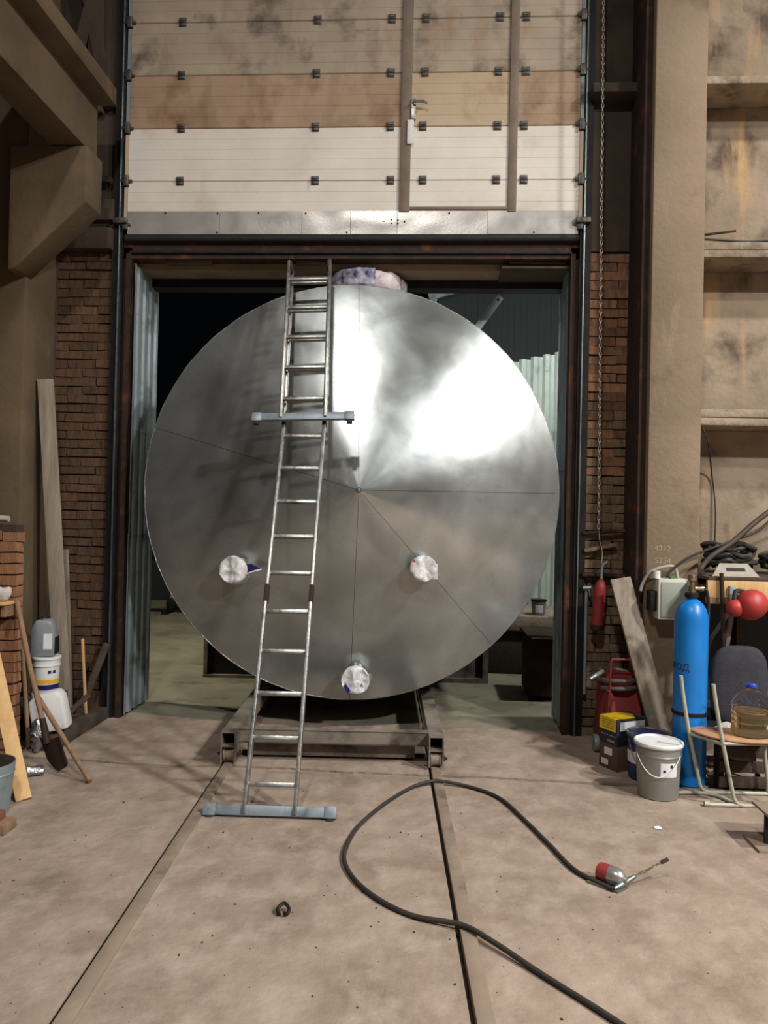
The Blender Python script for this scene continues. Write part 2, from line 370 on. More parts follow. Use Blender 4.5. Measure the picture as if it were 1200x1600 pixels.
# brickwork: every brick a piece
def brick_meshes(m, n=5, d=.06):
    out = []
    for i in range(n):
        mb = MB(); mb.box(-.5, .5, 0, d, 0, .068)
        vs = []
        for v in mb.v:
            jx, jy, jz = .008, .007, .0055
            vs.append(Vector((v.x+random.uniform(-jx, jx)*4, v.y+random.uniform(-jy, jy), v.z+random.uniform(-jz, jz))))
        mb.v = vs; me = mesh_of(mb); me.materials.append(m); me.name = 'brick'; out.append(me)
    return out
def brickwork(parent, x0, x1, z0, z1, y, meshes, meshes2=None, zmix=2.0, course=.0765, blen=.255, skip=.0, facing='-y', jit=.006):
    z = z0; row = 0
    while z+.05 < z1:
        x = x0-(blen*.5 if row % 2 else 0)+random.uniform(-.015, .015)
        while x < x1-.02:
            a, b = max(x, x0), min(x+blen-.008, x1)
            if b-a > .03 and random.random() > skip:
                o = bpy.data.objects.new('brick', random.choice(meshes2 if meshes2 and z < zmix+random.uniform(-.5, .5) else meshes)); COL.objects.link(o); o.parent = parent
                o.location = ((a+b)/2, y+random.uniform(-jit, jit), z+random.uniform(-.003, .003)); o.scale = (b-a, 1, 1)
                o.rotation_euler = (random.uniform(-.012, .012), random.uniform(-.010, .010), random.uniform(-.010, .010))
            x += blen
        z += course; row += 1
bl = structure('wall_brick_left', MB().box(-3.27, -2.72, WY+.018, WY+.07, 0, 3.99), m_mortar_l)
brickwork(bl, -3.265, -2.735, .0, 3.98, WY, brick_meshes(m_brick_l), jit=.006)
br = structure('wall_brick_right', MB().box(1.235, 1.70, WY+.020, WY+.07, 0, 3.99), m_mortar)
brickwork(br, 1.245, 1.66, .0, 3.98, WY, brick_meshes(m_brick_r), brick_meshes(m_brick_m), 2.2, jit=.007)

# columns
COLR = (1.643, 2.034, 5.95)
col_r = structure('column_right', MB().box(COLR[0], COLR[1], COLR[2], WY+.06, 0, 10), m_conc, bevel=.012)
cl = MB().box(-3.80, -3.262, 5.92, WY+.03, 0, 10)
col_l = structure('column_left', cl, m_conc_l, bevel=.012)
part('dark_side_strip', MB().box(1.585, 1.640, 6.02, WY+.0, .80, 10), m_rust, col_r)  # dark strip added to deepen the shade on the column's side face
part('corbel', MB().prism([(-3.30, 3.60), (-3.24, 3.62), (-2.69, 4.13), (-2.69, 4.56), (-3.30, 4.56)], 5.72, 6.0, 'xz'), m_conc_l, col_l, bevel=.012)
for yy in (-.1, -6.1, -12.1):
    structure('column_rear', MB().box(-3.80, -3.262, yy-.25, yy+.25, 0, 10), m_conc, bevel=.012)
# crane runway beam along the left columns
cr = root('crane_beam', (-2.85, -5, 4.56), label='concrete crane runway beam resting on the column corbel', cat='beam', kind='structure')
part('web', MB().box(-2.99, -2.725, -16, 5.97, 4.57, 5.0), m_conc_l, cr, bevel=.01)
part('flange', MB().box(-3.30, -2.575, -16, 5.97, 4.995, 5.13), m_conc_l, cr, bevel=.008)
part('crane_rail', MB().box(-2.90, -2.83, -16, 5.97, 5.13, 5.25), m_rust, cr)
br_ = root('steel_bracing', (-3.0, 6.3, 5.1), label='brown steel braces above the crane beam by the gate', cat='brace', kind='structure')
for p0, p1, w in (((-3.25, 6.2, 7.4), (-2.80, 6.36, 5.2), .09), ((-2.95, 6.30, 7.6), (-2.92, 6.36, 5.15), .12), ((-3.15, 6.25, 5.15), (-2.78, 6.3, 6.8), .07)):
    part('brace', MB().beam(p0, p1, w, .06), m_conc_d, br_)
single('rusty_bar', MB().beam((-2.77, 6.36, 4.57), (-3.0, 6.36, 4.60), .05, .05, (0, 1, 0)), m_rust, (-2.9, 6.36, 4.57), 'short rusty bar between column corbel and door track', 'bar')

# ribbed panels on the right: slabs between ledges
pw = structure('wall_panel', MB().box(2.02, 9, WY+.03, WY+.07, 0, 10), m_mortar)
zz = [0, 1.25, 2.53, 3.83, 5.18, 6.6, 8.2, 10]
for i in range(len(zz)-1):
    part('panel', MB().box(2.03, 9, WY, WY+.05, zz[i]+.01, zz[i+1]-.01), m_panel_c, pw, bevel=.006)
    if i: part('panel_rib', MB().box(2.03, 9, WY-.36, WY+.02, zz[i]-.01, zz[i]+.05), m_ledge, pw, bevel=.01)
    if i in (2, 3): part('panel_rib', MB().box(2.03, 9, WY-.34, WY+.02, zz[i]+.056, zz[i]+.12), m_ledge, pw, bevel=.012)

# ================================================================== GATE
gf = structure('door_frame', MB().box(-2.735, -2.60, WY+.0, WY+.10, 0, 4.02), m_rust)
part('frame_post', MB().box(1.115, 1.235, WY+.0, WY+.10, 0, 4.02), m_rust, gf)
part('frame_flange', MB().box(-2.640, -2.600, WY-.03, WY+.01, 0, 3.96), m_rust, gf)
part('frame_flange', MB().box(1.112, 1.150, WY-.03, WY+.01, 0, 3.96), m_rust, gf)
part('lintel', MB().box(-2.73, 1.235, WY+.0, WY+.14, 3.925, 4.08), m_rust, gf)
part('lintel_flange', MB().box(-2.62, 1.12, WY-.02, WY+.02, 3.965, 3.985), m_black_st, gf)
# concrete lintel strip and dark soffit behind
part('lintel_concrete', MB().box(-2.62, 1.13, WY+.14, WY+.40, 3.872, 4.02, j=.004), m_conc, gf, bevel=.008)
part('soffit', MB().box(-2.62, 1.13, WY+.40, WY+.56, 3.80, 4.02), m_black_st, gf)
part('soffit_sheet', MB().box(0.55, 1.10, WY+.02, WY+.55, 3.855, 3.875), m_conc_d, gf)
for x0, x1 in ((-2.32, -1.92), (-1.2, -.95), (.62, 1.09)):
    part('mortar_ridge', MB().box(x0, x1, WY+.06, WY+.13, 3.908, 3.928, j=.008), m_conc_l, gf, bevel=.006)
# corrugated cladding of the jambs, sheets lapped at two heights
def corr(x, y0, y1, z0, z1, sgn, amp=.018, pitch=.14, top_bend=0):
    n = 28
    def fn(u, v):
        y = y0+(y1-y0)*u
        w = ((y-y0)/pitch) % 1
        h = amp*max(0, min(1, (abs(w-.5)*2-.25)*4))
        return Vector((x+sgn*h, y, z0+(z1-z0)*v))
    mb = MB().grid(fn, n, 1)
    k = len(mb.v)
    mb2 = MB(); mb2.v = list(mb.v)+[v-Vector((sgn*.004, 0, 0)) for v in mb.v]; mb2.f = list(mb.f)+[tuple(i+k for i in f[::-1]) for f in mb.f]
    # close the long edges
    w = 2
    for i in range(n):
        for e in (0, 1): mb2.f.append((i*w+e, (i+1)*w+e, (i+1)*w+e+k, i*w+e+k))
    for e in (0, n): mb2.f.append((e*w, e*w+1, e*w+1+k, e*w+k))
    return mb2
jl = structure('trim_4', MB().box(-2.66, -2.602, WY+.1, WY+.56, 0, 3.9), m_black_st)
for z0, z1, dx in ((.02, 1.56, 0), (1.55, 2.47, .004), (2.46, 3.89, .008)):
    part('corrugated_sheet', corr(-2.595+dx, WY+.01, 7.0, z0, z1, 1), m_galv_d, jl)
jr = structure('trim_5', MB().box(1.135, 1.19, WY+.1, WY+.56, 0, 3.9), m_black_st)
for z0, z1, dx in ((.02, 2.2, 0), (2.19, 3.89, -.004)):
    part('corrugated_sheet', corr(1.13+dx, WY+.01, 6.98, z0, z1, -1, amp=.010, pitch=.2), m_galv_d, jr)

# lifted sectional door
door = root('sectional_door', (-.74, WY, 4.07), label='raised white sectional gate with brown stained upper panels and a wicket door', cat='door')
rows = [4.118, 4.570, 5.020, 5.472, 5.925, 6.378, 6.83, 7.28, 7.73]
cols = [(-2.632, -.312), (-.232, .583), (.646, 1.160)]
DY = WY-.04
def door_panel(x0, x1, z0, z1, c):
    # shallow horizontal beads across the sheet
    prof = [(DY+.035, z0), (DY+.006, z0), (DY, z0+.006)]
    k = 5; h = (z1-z0-.012)/k
    for i in range(1, k):
        zc = z0+.006+h*i; prof += [(DY, zc-.004), (DY+.0022, zc), (DY, zc+.004)]
    prof += [(DY, z1-.006), (DY+.006, z1), (DY+.035, z1)]
    n = len(prof)
    vs = [(x0, y, z) for y, z in prof]+[(x1, y, z) for y, z in prof]
    fs = [(i, i+1, i+1+n, i+n) for i in range(n-1)]+[(n-1, 0, n, 2*n-1), tuple(range(n)), tuple(range(2*n-1, n-1, -1))]
    return MB().add(vs, fs)
for i in range(len(rows)-1):
    for j, (x0, x1) in enumerate(cols):
        mt = m_door_w if i < 2 else ((m_door_y if j == 1 else m_door_b) if i == 2 else m_door_t)
        part('door_panel', door_panel(x0, x1, rows[i]+.0015, rows[i+1]-.0015, j), mt, door)
for x0, x1 in ((-.318, -.230), (.580, .650)):
    part('wicket_post', MB().box(x0, x1, DY-.018, DY+.04, 4.30, 7.73), m_wick, door, bevel=.004)
part('wicket_sill', MB().box(-.24, .59, DY-.016, DY+.02, 4.318, 4.345), m_wick, door, bevel=.004)
xs = [-2.63, -1.83, -1.13, -.72, -.33, .42, 1.155]
for i in range(len(xs)-1):
    def fn(u, v, i=i):
        x = xs[i]+.002+(xs[i+1]-xs[i]-.004)*u; z = 4.115+.195*v
        return Vector((x, DY-.010-.006*noise.noise((x*5, z*7, 2.))*math.sin(math.pi*v)-.0015*(i % 2), z))
    part('kick_strip', MB().grid(fn, 14, 6), m_strip, door, smooth=60)
rv = MB()
for x, z in ((-.378, 4.205), (-.378, 4.235), (-.325, 4.232), (-.325, 4.205), (-.44, 4.22), (-.27, 4.22), (-1.85, 4.29), (-1.85, 4.13), (-2.3, 4.295), (-1.1, 4.29), (-.75, 4.13), (.1, 4.29), (.8, 4.13), (-1.5, 4.295)):
    rv.lathe([(.008, 0), (.008, .004), (.004, .007)], 8, Matrix.Translation((x, DY-.010, z)) @ Matrix.Rotation(math.pi/2, 4, 'X'))
part('rivets', rv, m_black_st, door)
part('bottom_seal', MB().tube([(-2.65, DY+.015, 4.088), (-.7, DY+.015, 4.086), (1.17, DY+.015, 4.09)], .034, 12), m_rubber, door, smooth=50)
# hinges on the panel joints
hm = MB(); hm.box(-.032, .032, -.008, 0, -.036, .036); hm.box(-.024, .024, -.016, -.008, -.030, -.010); hm.box(-.024, .024, -.016, -.008, .010, .030); hm.tube([(-.03, -.012, 0), (.03, -.012, 0)], .009, 8)
hme = mesh_of(hm, bevel=.002); hme.materials.append(m_hinge); hme.name = 'hinge'
Minv = ROOTM[door.name].inverted()
for i in range(1, 7):
    for x in (-2.19, -1.03, -.40, -.13, .48, .71):
        o = bpy.data.objects.new('hinge', hme); COL.objects.link(o); o.parent = door; o.location = Minv @ Vector((x+random.uniform(-.01, .01), DY-.001, rows[i])); o.rotation_euler = (0, random.uniform(-.04, .04), 0)
# roller brackets and end caps on both edges
for i in range(0, 7):
    for s, x in ((1, -2.645), (-1, 1.172)):
        z = rows[i]+(.08 if i == 0 else 0)
        bk = MB().box(x-.022, x+.022, DY-.03, DY+.02, z-.045, z+.045); bk.tube([(x-.05, DY-.012, z), (x+.05, DY-.012, z)], .014, 8)
        part('roller_bracket', bk, m_hinge, door, bevel=.003)
    for x in (-2.648, 1.175):
        part('end_cap', MB().box(x-.014, x+.014, DY-.006, DY+.03, rows[i]+.05, rows[i+1]-.05), (m_door_y if i < 2 else m_galv_d), door)
for s, x in ((-1, -2.67), (1, 1.205)):
    part('bottom_bracket', MB().box(x-.07, x+.05, DY-.05, DY+.01, 4.20, 4.245), m_hinge, door, bevel=.004)
hd = part('wicket_handle', MB().box(-.235, -.195, DY-.03, DY-.002, 5.07, 5.24), m_alu, door, bevel=.004, label='bright metal lock plate')
part('lever', MB().tube([(-.215, DY-.03, 5.20), (-.215, DY-.06, 5.20), (-.13, DY-.065, 5.195), (-.10, DY-.06, 5.18)], .011, 8), m_alu, hd, smooth=40)
part('latch_cover', MB().box(-.262, -.208, DY-.035, DY-.018, 4.86, 5.065), m_whitep, door, bevel=.004, label='white latch cover')
# vertical guide tracks
for x, d, nm in ((-2.715, 1, 'bright edged steel guide track of the gate beside the dark brown bricks'), (1.225, -1, 'bright edged steel guide track of the gate beside the red bricks')):
    t = root('guide_track', (x, WY, 0), label=nm, cat='track')
    part('channel', MB().box(x-.045, x+.045, WY-.035, WY+.01, .0, 7.8), m_black_st, t)
    part('bright_edge', MB().box(x-.004+d*.018, x+.008+d*.018, WY-.060, WY-.033, .0, 7.8), m_galv, t, bevel=.002)

# ================================================================== TANK
TC = Vector((-.6485, 6.25, 0)); TR, TZ, TH_ = 1.692, 1.958, .43
tank = root('storage_tank', TC, TH, label='huge round galvanised tank end filling the open gate', cat='tank')
APX = Vector((.075, -TH_, TZ))
def cone_pt(s, ph, seed=0, lift=0, dents=1.0):
    rim = Vector((TR*math.cos(ph), 0, TZ+TR*math.sin(ph))); P = APX+(rim-APX)*s
    k = s*(1-s)*4
    bul = -.012*k
    d = noise.noise((P.x*1.1, P.z*1.1, 2.))*.009*min(1, k*1.3)+noise.noise((P.x*3.2, P.z*3.2, 4.))*.0030*min(1, 3*k)
    rad = noise.noise((math.cos(ph)*2.2, math.sin(ph)*2.2, 7.))*.010*math.sin(math.pi*min(1, s))*(1-s*.6)
    return P+Vector((0, bul-lift+(d+rad)*dents, 0))
shell = MB().lathe([(TR*.985, .015), (TR*.985, 5.4)], 96, Matrix.Translation((0, 0, TZ)) @ Matrix.Rotation(-math.pi/2, 4, 'X'))
part('shell', shell, m_tank, tank, local=True, smooth=40)
back = MB()
def bk(u, v): return cone_pt(.02+.97*v, u*2*math.pi, 0, -.010, 1)
back.grid(bk, 120, 24); part('seam_backing', back, m_under, tank, local=True, smooth=60)
seams = [0.8, 89.2, 163.2, 270.8, 313.8, 360.8]
for i in range(5):
    a0, a1 = math.radians(seams[i]), math.radians(seams[i+1]); nu = max(14, int((a1-a0)/.035)); nv = 44
    def fn(u, v, a0=a0, a1=a1, i=i):
        s = .012+.988*v; g = min(.02, .0014/(TR*max(s, .01)))
        return cone_pt(s, a0+g+(a1-a0-2*g)*u, 0, .0015*(i % 2))
    mb = MB().grid(fn, nu, nv); k = len(mb.v); w_ = nv+1
    mb.v += [v+Vector((0, .004, 0)) for v in mb.v]; mb.f += [tuple(q+k for q in f[::-1]) for f in mb.f]
    for e in (0, nu): mb.f += [(e*w_+q, e*w_+q+1, e*w_+q+1+k, e*w_+q+k) for q in range(nv)]
    for e in (0, nv): mb.f += [(q*w_+e, (q+1)*w_+e, (q+1)*w_+e+k, q*w_+e+k) for q in range(nu)]
    part('end_sheet', mb, m_tank, tank, local=True, smooth=50)
part('apex_cap', MB().lathe([(.004, .003), (.014, .0), (.016, -.008)], 20, Matrix.Translation(APX+Vector((0, .004, 0))) @ Matrix.Rotation(math.pi/2, 4, 'X')), m_tank, tank, local=True, smooth=50)
rim = []
for k in range(220):
    a = 2*math.pi*k/220; rr = TR+.002+.003*noise.noise((math.cos(a)*14, math.sin(a)*14, 1))
    rim.append((rr*math.cos(a), .004+.003*noise.noise((math.cos(a)*20, math.sin(a)*20, 5)), TZ+rr*math.sin(a)))
part('rim_edge', MB().tube(rim, .0055, 8, closed=True), m_tankrim, tank, local=True, smooth=60)
# nozzles wrapped in film
TM = ROOTM[tank.name]; TI = TM.inverted()
def nozzle(wx, wz, r, out, film, extra):
    p = TI @ Vector((wx, 6.05, wz)); x, z = p.x, p.z
    rr = math.hypot(x, z-TZ); yb = -TH_*(1-rr/TR); yf = yb-out
    n = part('nozzle', MB().lathe([(r*.80, -.25), (r*.80, out-.03)], 28, Matrix.Translation((x, yb, z)) @ Matrix.Rotation(math.pi/2, 4, 'X')), m_tank, tank, local=True, smooth=40)
    part('nozzle_ring', MB().lathe([(r*1.18, -.03), (r*1.18, .012), (r*.8, .016)], 32, Matrix.Translation((x, yb, z)) @ Matrix.Rotation(math.pi/2, 4, 'X')), m_tank, n, local=True, smooth=40)
    sd = random.random()*50
    def wr(q, zz_, a, i):
        w = noise.noise((math.cos(a)*3.1+sd, math.sin(a)*3.1, zz_*22))
        return (q*(1+.05*w) if q > .02 else q, zz_+(.016*noise.noise((math.cos(a)*q*42+sd, math.sin(a)*q*26, sd))+.012*math.sin(q*40*math.cos(a)+sd)*(q < r*.9)))
    prof = [(r*.86, out-.10), (r*.92, out-.08), (r*1.0, out-.045), (r*1.02, out-.015), (r*.97, out+.002), (r*.8, out+.006), (r*.6, out+.006), (r*.4, out+.006), (r*.2, out+.006), (.004, out+.006)]
    part('film_wrap', MB().lathe(prof, 40, Matrix.Translation((x, yb, z)) @ Matrix.Rotation(math.pi/2, 4, 'X'), fn=wr), film, n, local=True, smooth=70, label='crumpled white plastic film')
    yb -= out+.012
    extra(n, x, yb, z)
def ex1(n, x, y, z):
    part('film_tail', MB().prism([(x+.10, z+.045), (x+.14, z+.05), (x+.215, z+.012), (x+.10, z-.03)], y+.03, y+.035, 'xz'), m_navy, n, local=True)
    part('film_edge', MB().tube([(x+.10, y+.03, z-.032), (x+.15, y+.028, z-.012), (x+.22, y+.03, z+.008)], .007, 6), m_film, n, local=True, smooth=50)
def ex2(n, x, y, z):
    part('print', MB().lathe([(.022, 0), (.02, .004)], 10, Matrix.Translation((x-.062, y+.008, z+.050)) @ Matrix.Rotation(math.pi/2, 4, 'X')), m_red_p, n, local=True)
    part('film_tail', MB().box(x+.07, x+.108, y+.02, y+.028, z-.075, z+.04, j=.006), m_film, n, local=True)
def ex3(n, x, y, z):
    part('print', MB().prism([(x-.09, z-.04), (x-.075, z-.025), (x-.035, z-.075), (x-.055, z-.10)], y-.003, y+.012, 'xz'), m_navy, n, local=True)
    t = text_mb('XIA', .045)
    t.v = [Vector((v.x+x+.03, y+.004-v.z, v.y+z-.05)) for v in t.v]
    part('lettering', t, m_ink, n, local=True)
nozzle(-1.535, 1.320, .108, .15, m_film, ex1)
nozzle(-.055, 1.366, .102, .15, m_film, ex2)
nozzle(-.565, .464, .112, .17, m_film, ex3)
# film-wrapped manhole on top, lifting lugs, skid
mh = part('manhole', MB().lathe([(.29, TZ+TR-.12), (.29, TZ+TR+.14)], 36, Matrix.Translation((.09, .52, 0))), m_tank, tank, local=True, smooth=40)
def wr2(q, zz_, a, i):
    return (q*(1+.06*noise.noise((math.cos(a)*3, math.sin(a)*3, zz_*9))), zz_+.03*noise.noise((math.cos(a)*q*16, math.sin(a)*q*16, 3)))
tz = TZ+TR
part('film_wrap', MB().lathe([(.30, tz+.02), (.335, tz+.10), (.34, tz+.17), (.315, tz+.20), (.2, tz+.23), (.1, tz+.24), (.005, tz+.24)], 56, Matrix.Translation((.09, .52, 0)), fn=wr2), m_film_p, mh, local=True, smooth=70, label='pinkish white film over the manhole')
def blu(u, v):
    a = math.radians(185+95*u); r = .345+.012*noise.noise((u*9, v*5, 1))
    return Vector((.09+r*math.cos(a), .52+r*math.sin(a), tz+.06+.145*v+.012*noise.noise((u*7, v*4, 8))))
ob = part('printed_film', MB().grid(blu, 24, 6), m_film_b, mh, local=True, smooth=70); ob.modifiers.new('s', 'SOLIDIFY').thickness = .006
def lug(ang, y, ln, w, r0=TR*.97):
    d = Vector((math.cos(ang), 0, math.sin(ang))); c = Vector((0, y, TZ))
    o = part('lifting_lug', MB().beam(c+d*r0, c+d*(TR+ln), w, .012, (math.sin(ang), 0, -math.cos(ang))), m_galv_d, tank, local=True, bevel=.003)
    part('lug_hole', MB().lathe([(.012, -.008), (.012, .008)], 12, Matrix.Translation(c+d*(TR+ln-.04)) @ Matrix.Rotation(math.pi/2, 4, 'X')), m_black_st, o, local=True)
lug(math.radians(55.0), .75, .56, .065); lug(math.radians(70.5), 1.75, .54, .06)
sk = part('saddle', MB().box(-1.45, 1.35, 2.0, 2.3, .30, .52), m_black_st, tank, local=True)
for x0, x1 in ((-1.62, -.90), (.95, 1.40)):
    part('saddle_foot', MB().box(x0, x1, 2.02, 2.28, 0, .56), m_black_st, sk, local=True)  # left foot shows black for shade, the right one gets a grey face
part('saddle_angle', MB().box(1.36, 1.42, 1.98, 2.30, 0, .56).box(.9, 1.42, 1.96, 2.02, 0, .05).box(.95, 1.28, 2.0, 2.02, .05, .5), m_cart, sk, local=True)
part('saddle_angle', MB().box(-1.64, -1.60, 1.98, 2.30, 0, .56).box(-1.64, -.9, 1.96, 2.02, 0, .03), m_cart, sk, local=True)
# rests between tank and cart
for yy in (.55, 3.2, 5.0):
    part('cradle', MB().box(-.70, .70, yy, yy+.18, .236, .42), m_black_st, tank, local=True)

# ================================================================== CART
CC = Vector((-.3385+RK*5.33, 5.33, 0))
cart = root('rail_cart', CC, TH, label='low steel rail cart carrying the tank', cat='cart')
GW = (RB-RA)/2
for s in (-1, 1):
    x = s*GW; t = .009; tb = MB()
    tb.box(x-.052, x+.052, 0, 6.3, .235-t, .235).box(x-.052, x+.052, 0, 6.3, .13, .13+t).box(x-.052, x-.052+t, 0, 6.3, .13+t, .235-t).box(x+.052-t, x+.052, 0, 6.3, .13+t, .235-t)
    sb = part('side_beam', tb, m_cart, cart, local=True)
    part('tube_shade_plug', MB().box(x-.043, x+.043, .18, .20, .139, .226), m_black_st, sb, local=True)  # black plate standing in for the dark inside of the open tube
    for yy in (.06, 3.0, 6.1):
        for q in (-1, 1):
            part('axle_plate', MB().box(x+q*.047-.006, x+q*.047+.006, yy-.065, yy+.065, .022, .135), m_cart, cart, local=True)
        wh = part('wheel', MB().lathe([(.03, -.038), (.058, -.036), (.058, -.028), (.05, -.024), (.05, .024), (.058, .028), (.058, .036), (.03, .038)], 28, Matrix.Translation((x, yy, .068)) @ Matrix.Rotation(math.pi/2, 4, 'Y')), m_rail, cart, local=True, smooth=35)
        for q in (-1, 1):
            part('axle_nut', MB().lathe([(.018, 0), (.018, .016), (.010, .018), (.010, .03)], 6, Matrix.Translation((x+q*.053, yy, .068)) @ Matrix.Rotation(q*math.pi/2, 4, 'Y')), m_rust, wh, local=True)
for yy in (.10, 2.0, 4.2):
    part('cross_channel', MB().box(-GW+.052, GW-.052, yy, yy+.012, .135, .232).box(-GW+.052, GW-.052, yy, yy+.07, .222, .234).box(-GW+.052, GW-.052, yy, yy+.07, .135, .145), m_cart, cart, local=True)
part('lower_crossbar', MB().box(-GW+.10, GW-.14, .20, .27, .02, .118), m_cart, cart, local=True, bevel=.004)
part('lower_crossbar', MB().box(-GW+.05, GW-.06, .27, .29, .0, .03), m_rust, cart, local=True)

# ================================================================== LADDER
lad = root('extension_ladder', (-.89, 4.40, 0), label='two-section aluminium ladder leaning on the tank', cat='ladder')
LA, LB_, LC = Vector((-.893, 4.405, .0)), Vector((-.940, 5.60, 2.462)), Vector((-1.000, 6.10, 3.765))
LX = Vector((1, .02, 0))
def lad_sec(p0, p1, wid, off, rungs, tail0=0, tail1=0):
    d = (p1-p0).normalized(); sx = (LX-d*LX.dot(d)).normalized(); nr = d.cross(sx); nr = -nr if nr.y > 0 else nr
    P = lambda s_: p0+d*s_+nr*off
    ln = (p1-p0).length
    for q in (-1, 1):
        part('stile', MB().beam(P(-tail0)+sx*q*(wid/2-.011), P(ln+tail1)+sx*q*(wid/2-.011), .022, .056, sx), m_alu, lad, bevel=.004)
    for r_ in rungs:
        part('rung', MB().beam(P(r_)-sx*(wid/2-.02), P(r_)+sx*(wid/2-.02), .030, .026, nr), m_alu, lad, bevel=.003)
    return P, sx, nr, d
def foot_bar(c, sx, nr, d, w):
    ba = part('foot_bar', MB().beam(c-sx*w/2, c+sx*w/2, .030, .058, nr), m_alu_g, lad, bevel=.004, label='grey stabiliser bar')
    for q in (-1, 1):
        e = c+sx*q*(w/2-.03)
        part('foot_cap', MB().beam(e-sx*.035, e+sx*.035, .036, .066, nr), m_alu_g, ba, bevel=.003)
        part('foot_pad', MB().beam(e-d*.045-sx*.02, e-d*.045+sx*.02, .03, .025, nr), m_rubber, ba, bevel=.003)
LN1 = (LB_-LA).length
P, sx, nr, d = lad_sec(LA, LB_, .318, 0, [.185+.2675*i for i in range(10)], -.02)
foot_bar(P(.040)+nr*.0, sx, nr, d, .765)
for q in (-1, 1):
    for s_ in (1.375, LN1):
        part('hinge', MB().beam(P(s_-.06)+sx*q*(.159-.011), P(s_+.06)+sx*q*(.159-.011), .027, .062, sx), m_rust, lad, bevel=.004, label='dark rusty folding joint')
lad_sec(LB_, LC, .318, 0, [.16+.2675*i for i in range(5)], 0, -.05)
P, sx, nr, d = lad_sec(LB_, LC, .345, .078, [.13+.2675*i for i in range(5)], .03, -.03)
foot_bar(P(-.02)+nr*.0, sx, nr, d, .735)
for q in (-1, 1):
    part('hinge', MB().beam(P((LC-LB_).length-.10)+sx*q*.15-nr*.04, P((LC-LB_).length-.035)+sx*q*.15-nr*.04, .024, .13, sx), m_rust, lad, bevel=.004)

# ================================================================== RIGHT-HAND CLUTTER
T = Matrix.Translation; RotX = lambda a: Matrix.Rotation(a, 4, 'X'); RotY = lambda a: Matrix.Rotation(a, 4, 'Y'); RotZ = lambda a: Matrix.Rotation(a, 4, 'Z')
# hoist chain
cx = MB(); z = 7.4; k = 0
while z > 1.70:
    t = (z-1.70)/4.2; x = 1.325-.043*min(1.3, t)
    ring = []
    for q in range(10):
        a = 2*math.pi*q/10; lx, lz = .0095*math.cos(a), .023*math.sin(a)
        ring.append((x+(lx if k % 2 else lx*.5), 6.15+(lx*.2 if k % 2 else lx*.87), z+lz))
    cx.tube(ring, .0042, 5, closed=True); z -= .034; k += 1
single('hoist_chain', cx, m_chain, (1.32, 6.15, 1.68), 'long steel pull chain hanging before the red bricks', 'chain', smooth=60)

# blue gas cylinder
GC = (1.782, 5.335, 0)
gc = root('gas_cylinder', GC, label='tall bright blue gas cylinder standing by the concrete column', cat='gas cylinder')
part('body', MB().lathe([(.088, 0), (.106, .008), (.1095, .03), (.1095, 1.10), (.106, 1.14), (.095, 1.18), (.075, 1.212), (.05, 1.235), (.034, 1.245), (.034, 1.262)], 48, T(GC)), m_blue, gc, smooth=35)
part('neck_ring', MB().lathe([(.040, 1.255), (.046, 1.262), (.046, 1.285), (.036, 1.292)], 24, T(GC)), m_black_st, gc, smooth=35)
vb = MB().lathe([(.024, 1.29), (.024, 1.335), (.017, 1.34), (.017, 1.365), (.026, 1.37), (.029, 1.395), (.026, 1.412), (.012, 1.415)], 20, T(GC))
vb.lathe([(.015, 0), (.015, .055), (.02, .056), (.02, .075)], 16, T((GC[0], GC[1], 1.318)) @ RotY(math.pi/2))
part('valve', vb, m_brass, gc, smooth=35)
part('band', MB().lathe([(.1105, .470), (.1165, .474), (.1165, .492), (.1105, .496)], 48, T(GC)), m_black_st, gc, smooth=35, label='dark band round the cylinder')
tx = text_mb('КИСЛОРОД', .062, .0008); a0 = math.radians(-112); xm = max(v.x for v in tx.v); r = .1100
tx.v = [Vector((GC[0]+(r+v.z)*math.cos(a0+(v.x-xm)/r), GC[1]+(r+v.z)*math.sin(a0+(v.x-xm)/r), .775+v.y)) for v in tx.v]
part('lettering', tx, m_ink, gc)

# silver bucket
def bucket(name, c, rb, rt_, h, mbody, label, rib=True):
    b = root(name, c, label=label, cat='bucket'); prof = [(rb-.006, 0), (rb, .006)]
    def R_(z): return rb+(rt_-rb)*z/h
    prof += [(R_(z), z) for z in (.03, h*.4, h*.74)]
    if rib: prof += [(R_(h*.78), h*.78), (R_(h*.80)+.004, h*.80), (R_(h*.82), h*.82)]
    prof += [(R_(h*.97), h*.97), (rt_, h)]
    part('body', MB().lathe(prof, 48, T(c)), mbody, b, smooth=35)
    return b
def patch(c, rb, rt_, h, z0, z1, a0, a1, off=.0015, n=10):
    def fn(u, v):
        z = z0+(z1-z0)*v; rr = rb+(rt_-rb)*z/h+off; a = a0+(a1-a0)*u
        return Vector((c[0]+rr*math.cos(a), c[1]+rr*math.sin(a), c[2]+z))
    return MB().grid(fn, n, 2)
SB = (1.503, 5.075, 0)
sb = bucket('silver_bucket', SB, .126, .143, .345, m_silver, 'silver tin bucket with a white rim standing before the navy bucket')
part('lid', MB().lathe([(.138, .325), (.150, .328), (.155, .340), (.152, .352), (.143, .356), (.136, .352), (.130, .346), (.004, .345)], 48, T(SB)), m_whitep, sb, smooth=35, label='white crimped lid')
fa = math.radians(-107)
part('label', patch(SB, .126, .143, .345, .155, .245, fa+.12, fa+.95), m_label, sb, smooth=60, fix=False)
for da, zc, rr in ((.30, .195, .008), (.62, .225, .009)):
    part('print_mark', patch(SB, .126, .143, .345, zc-rr, zc+rr, fa+da-.06, fa+da+.06, .003, 4), m_ink, sb, fix=False)
hw = []
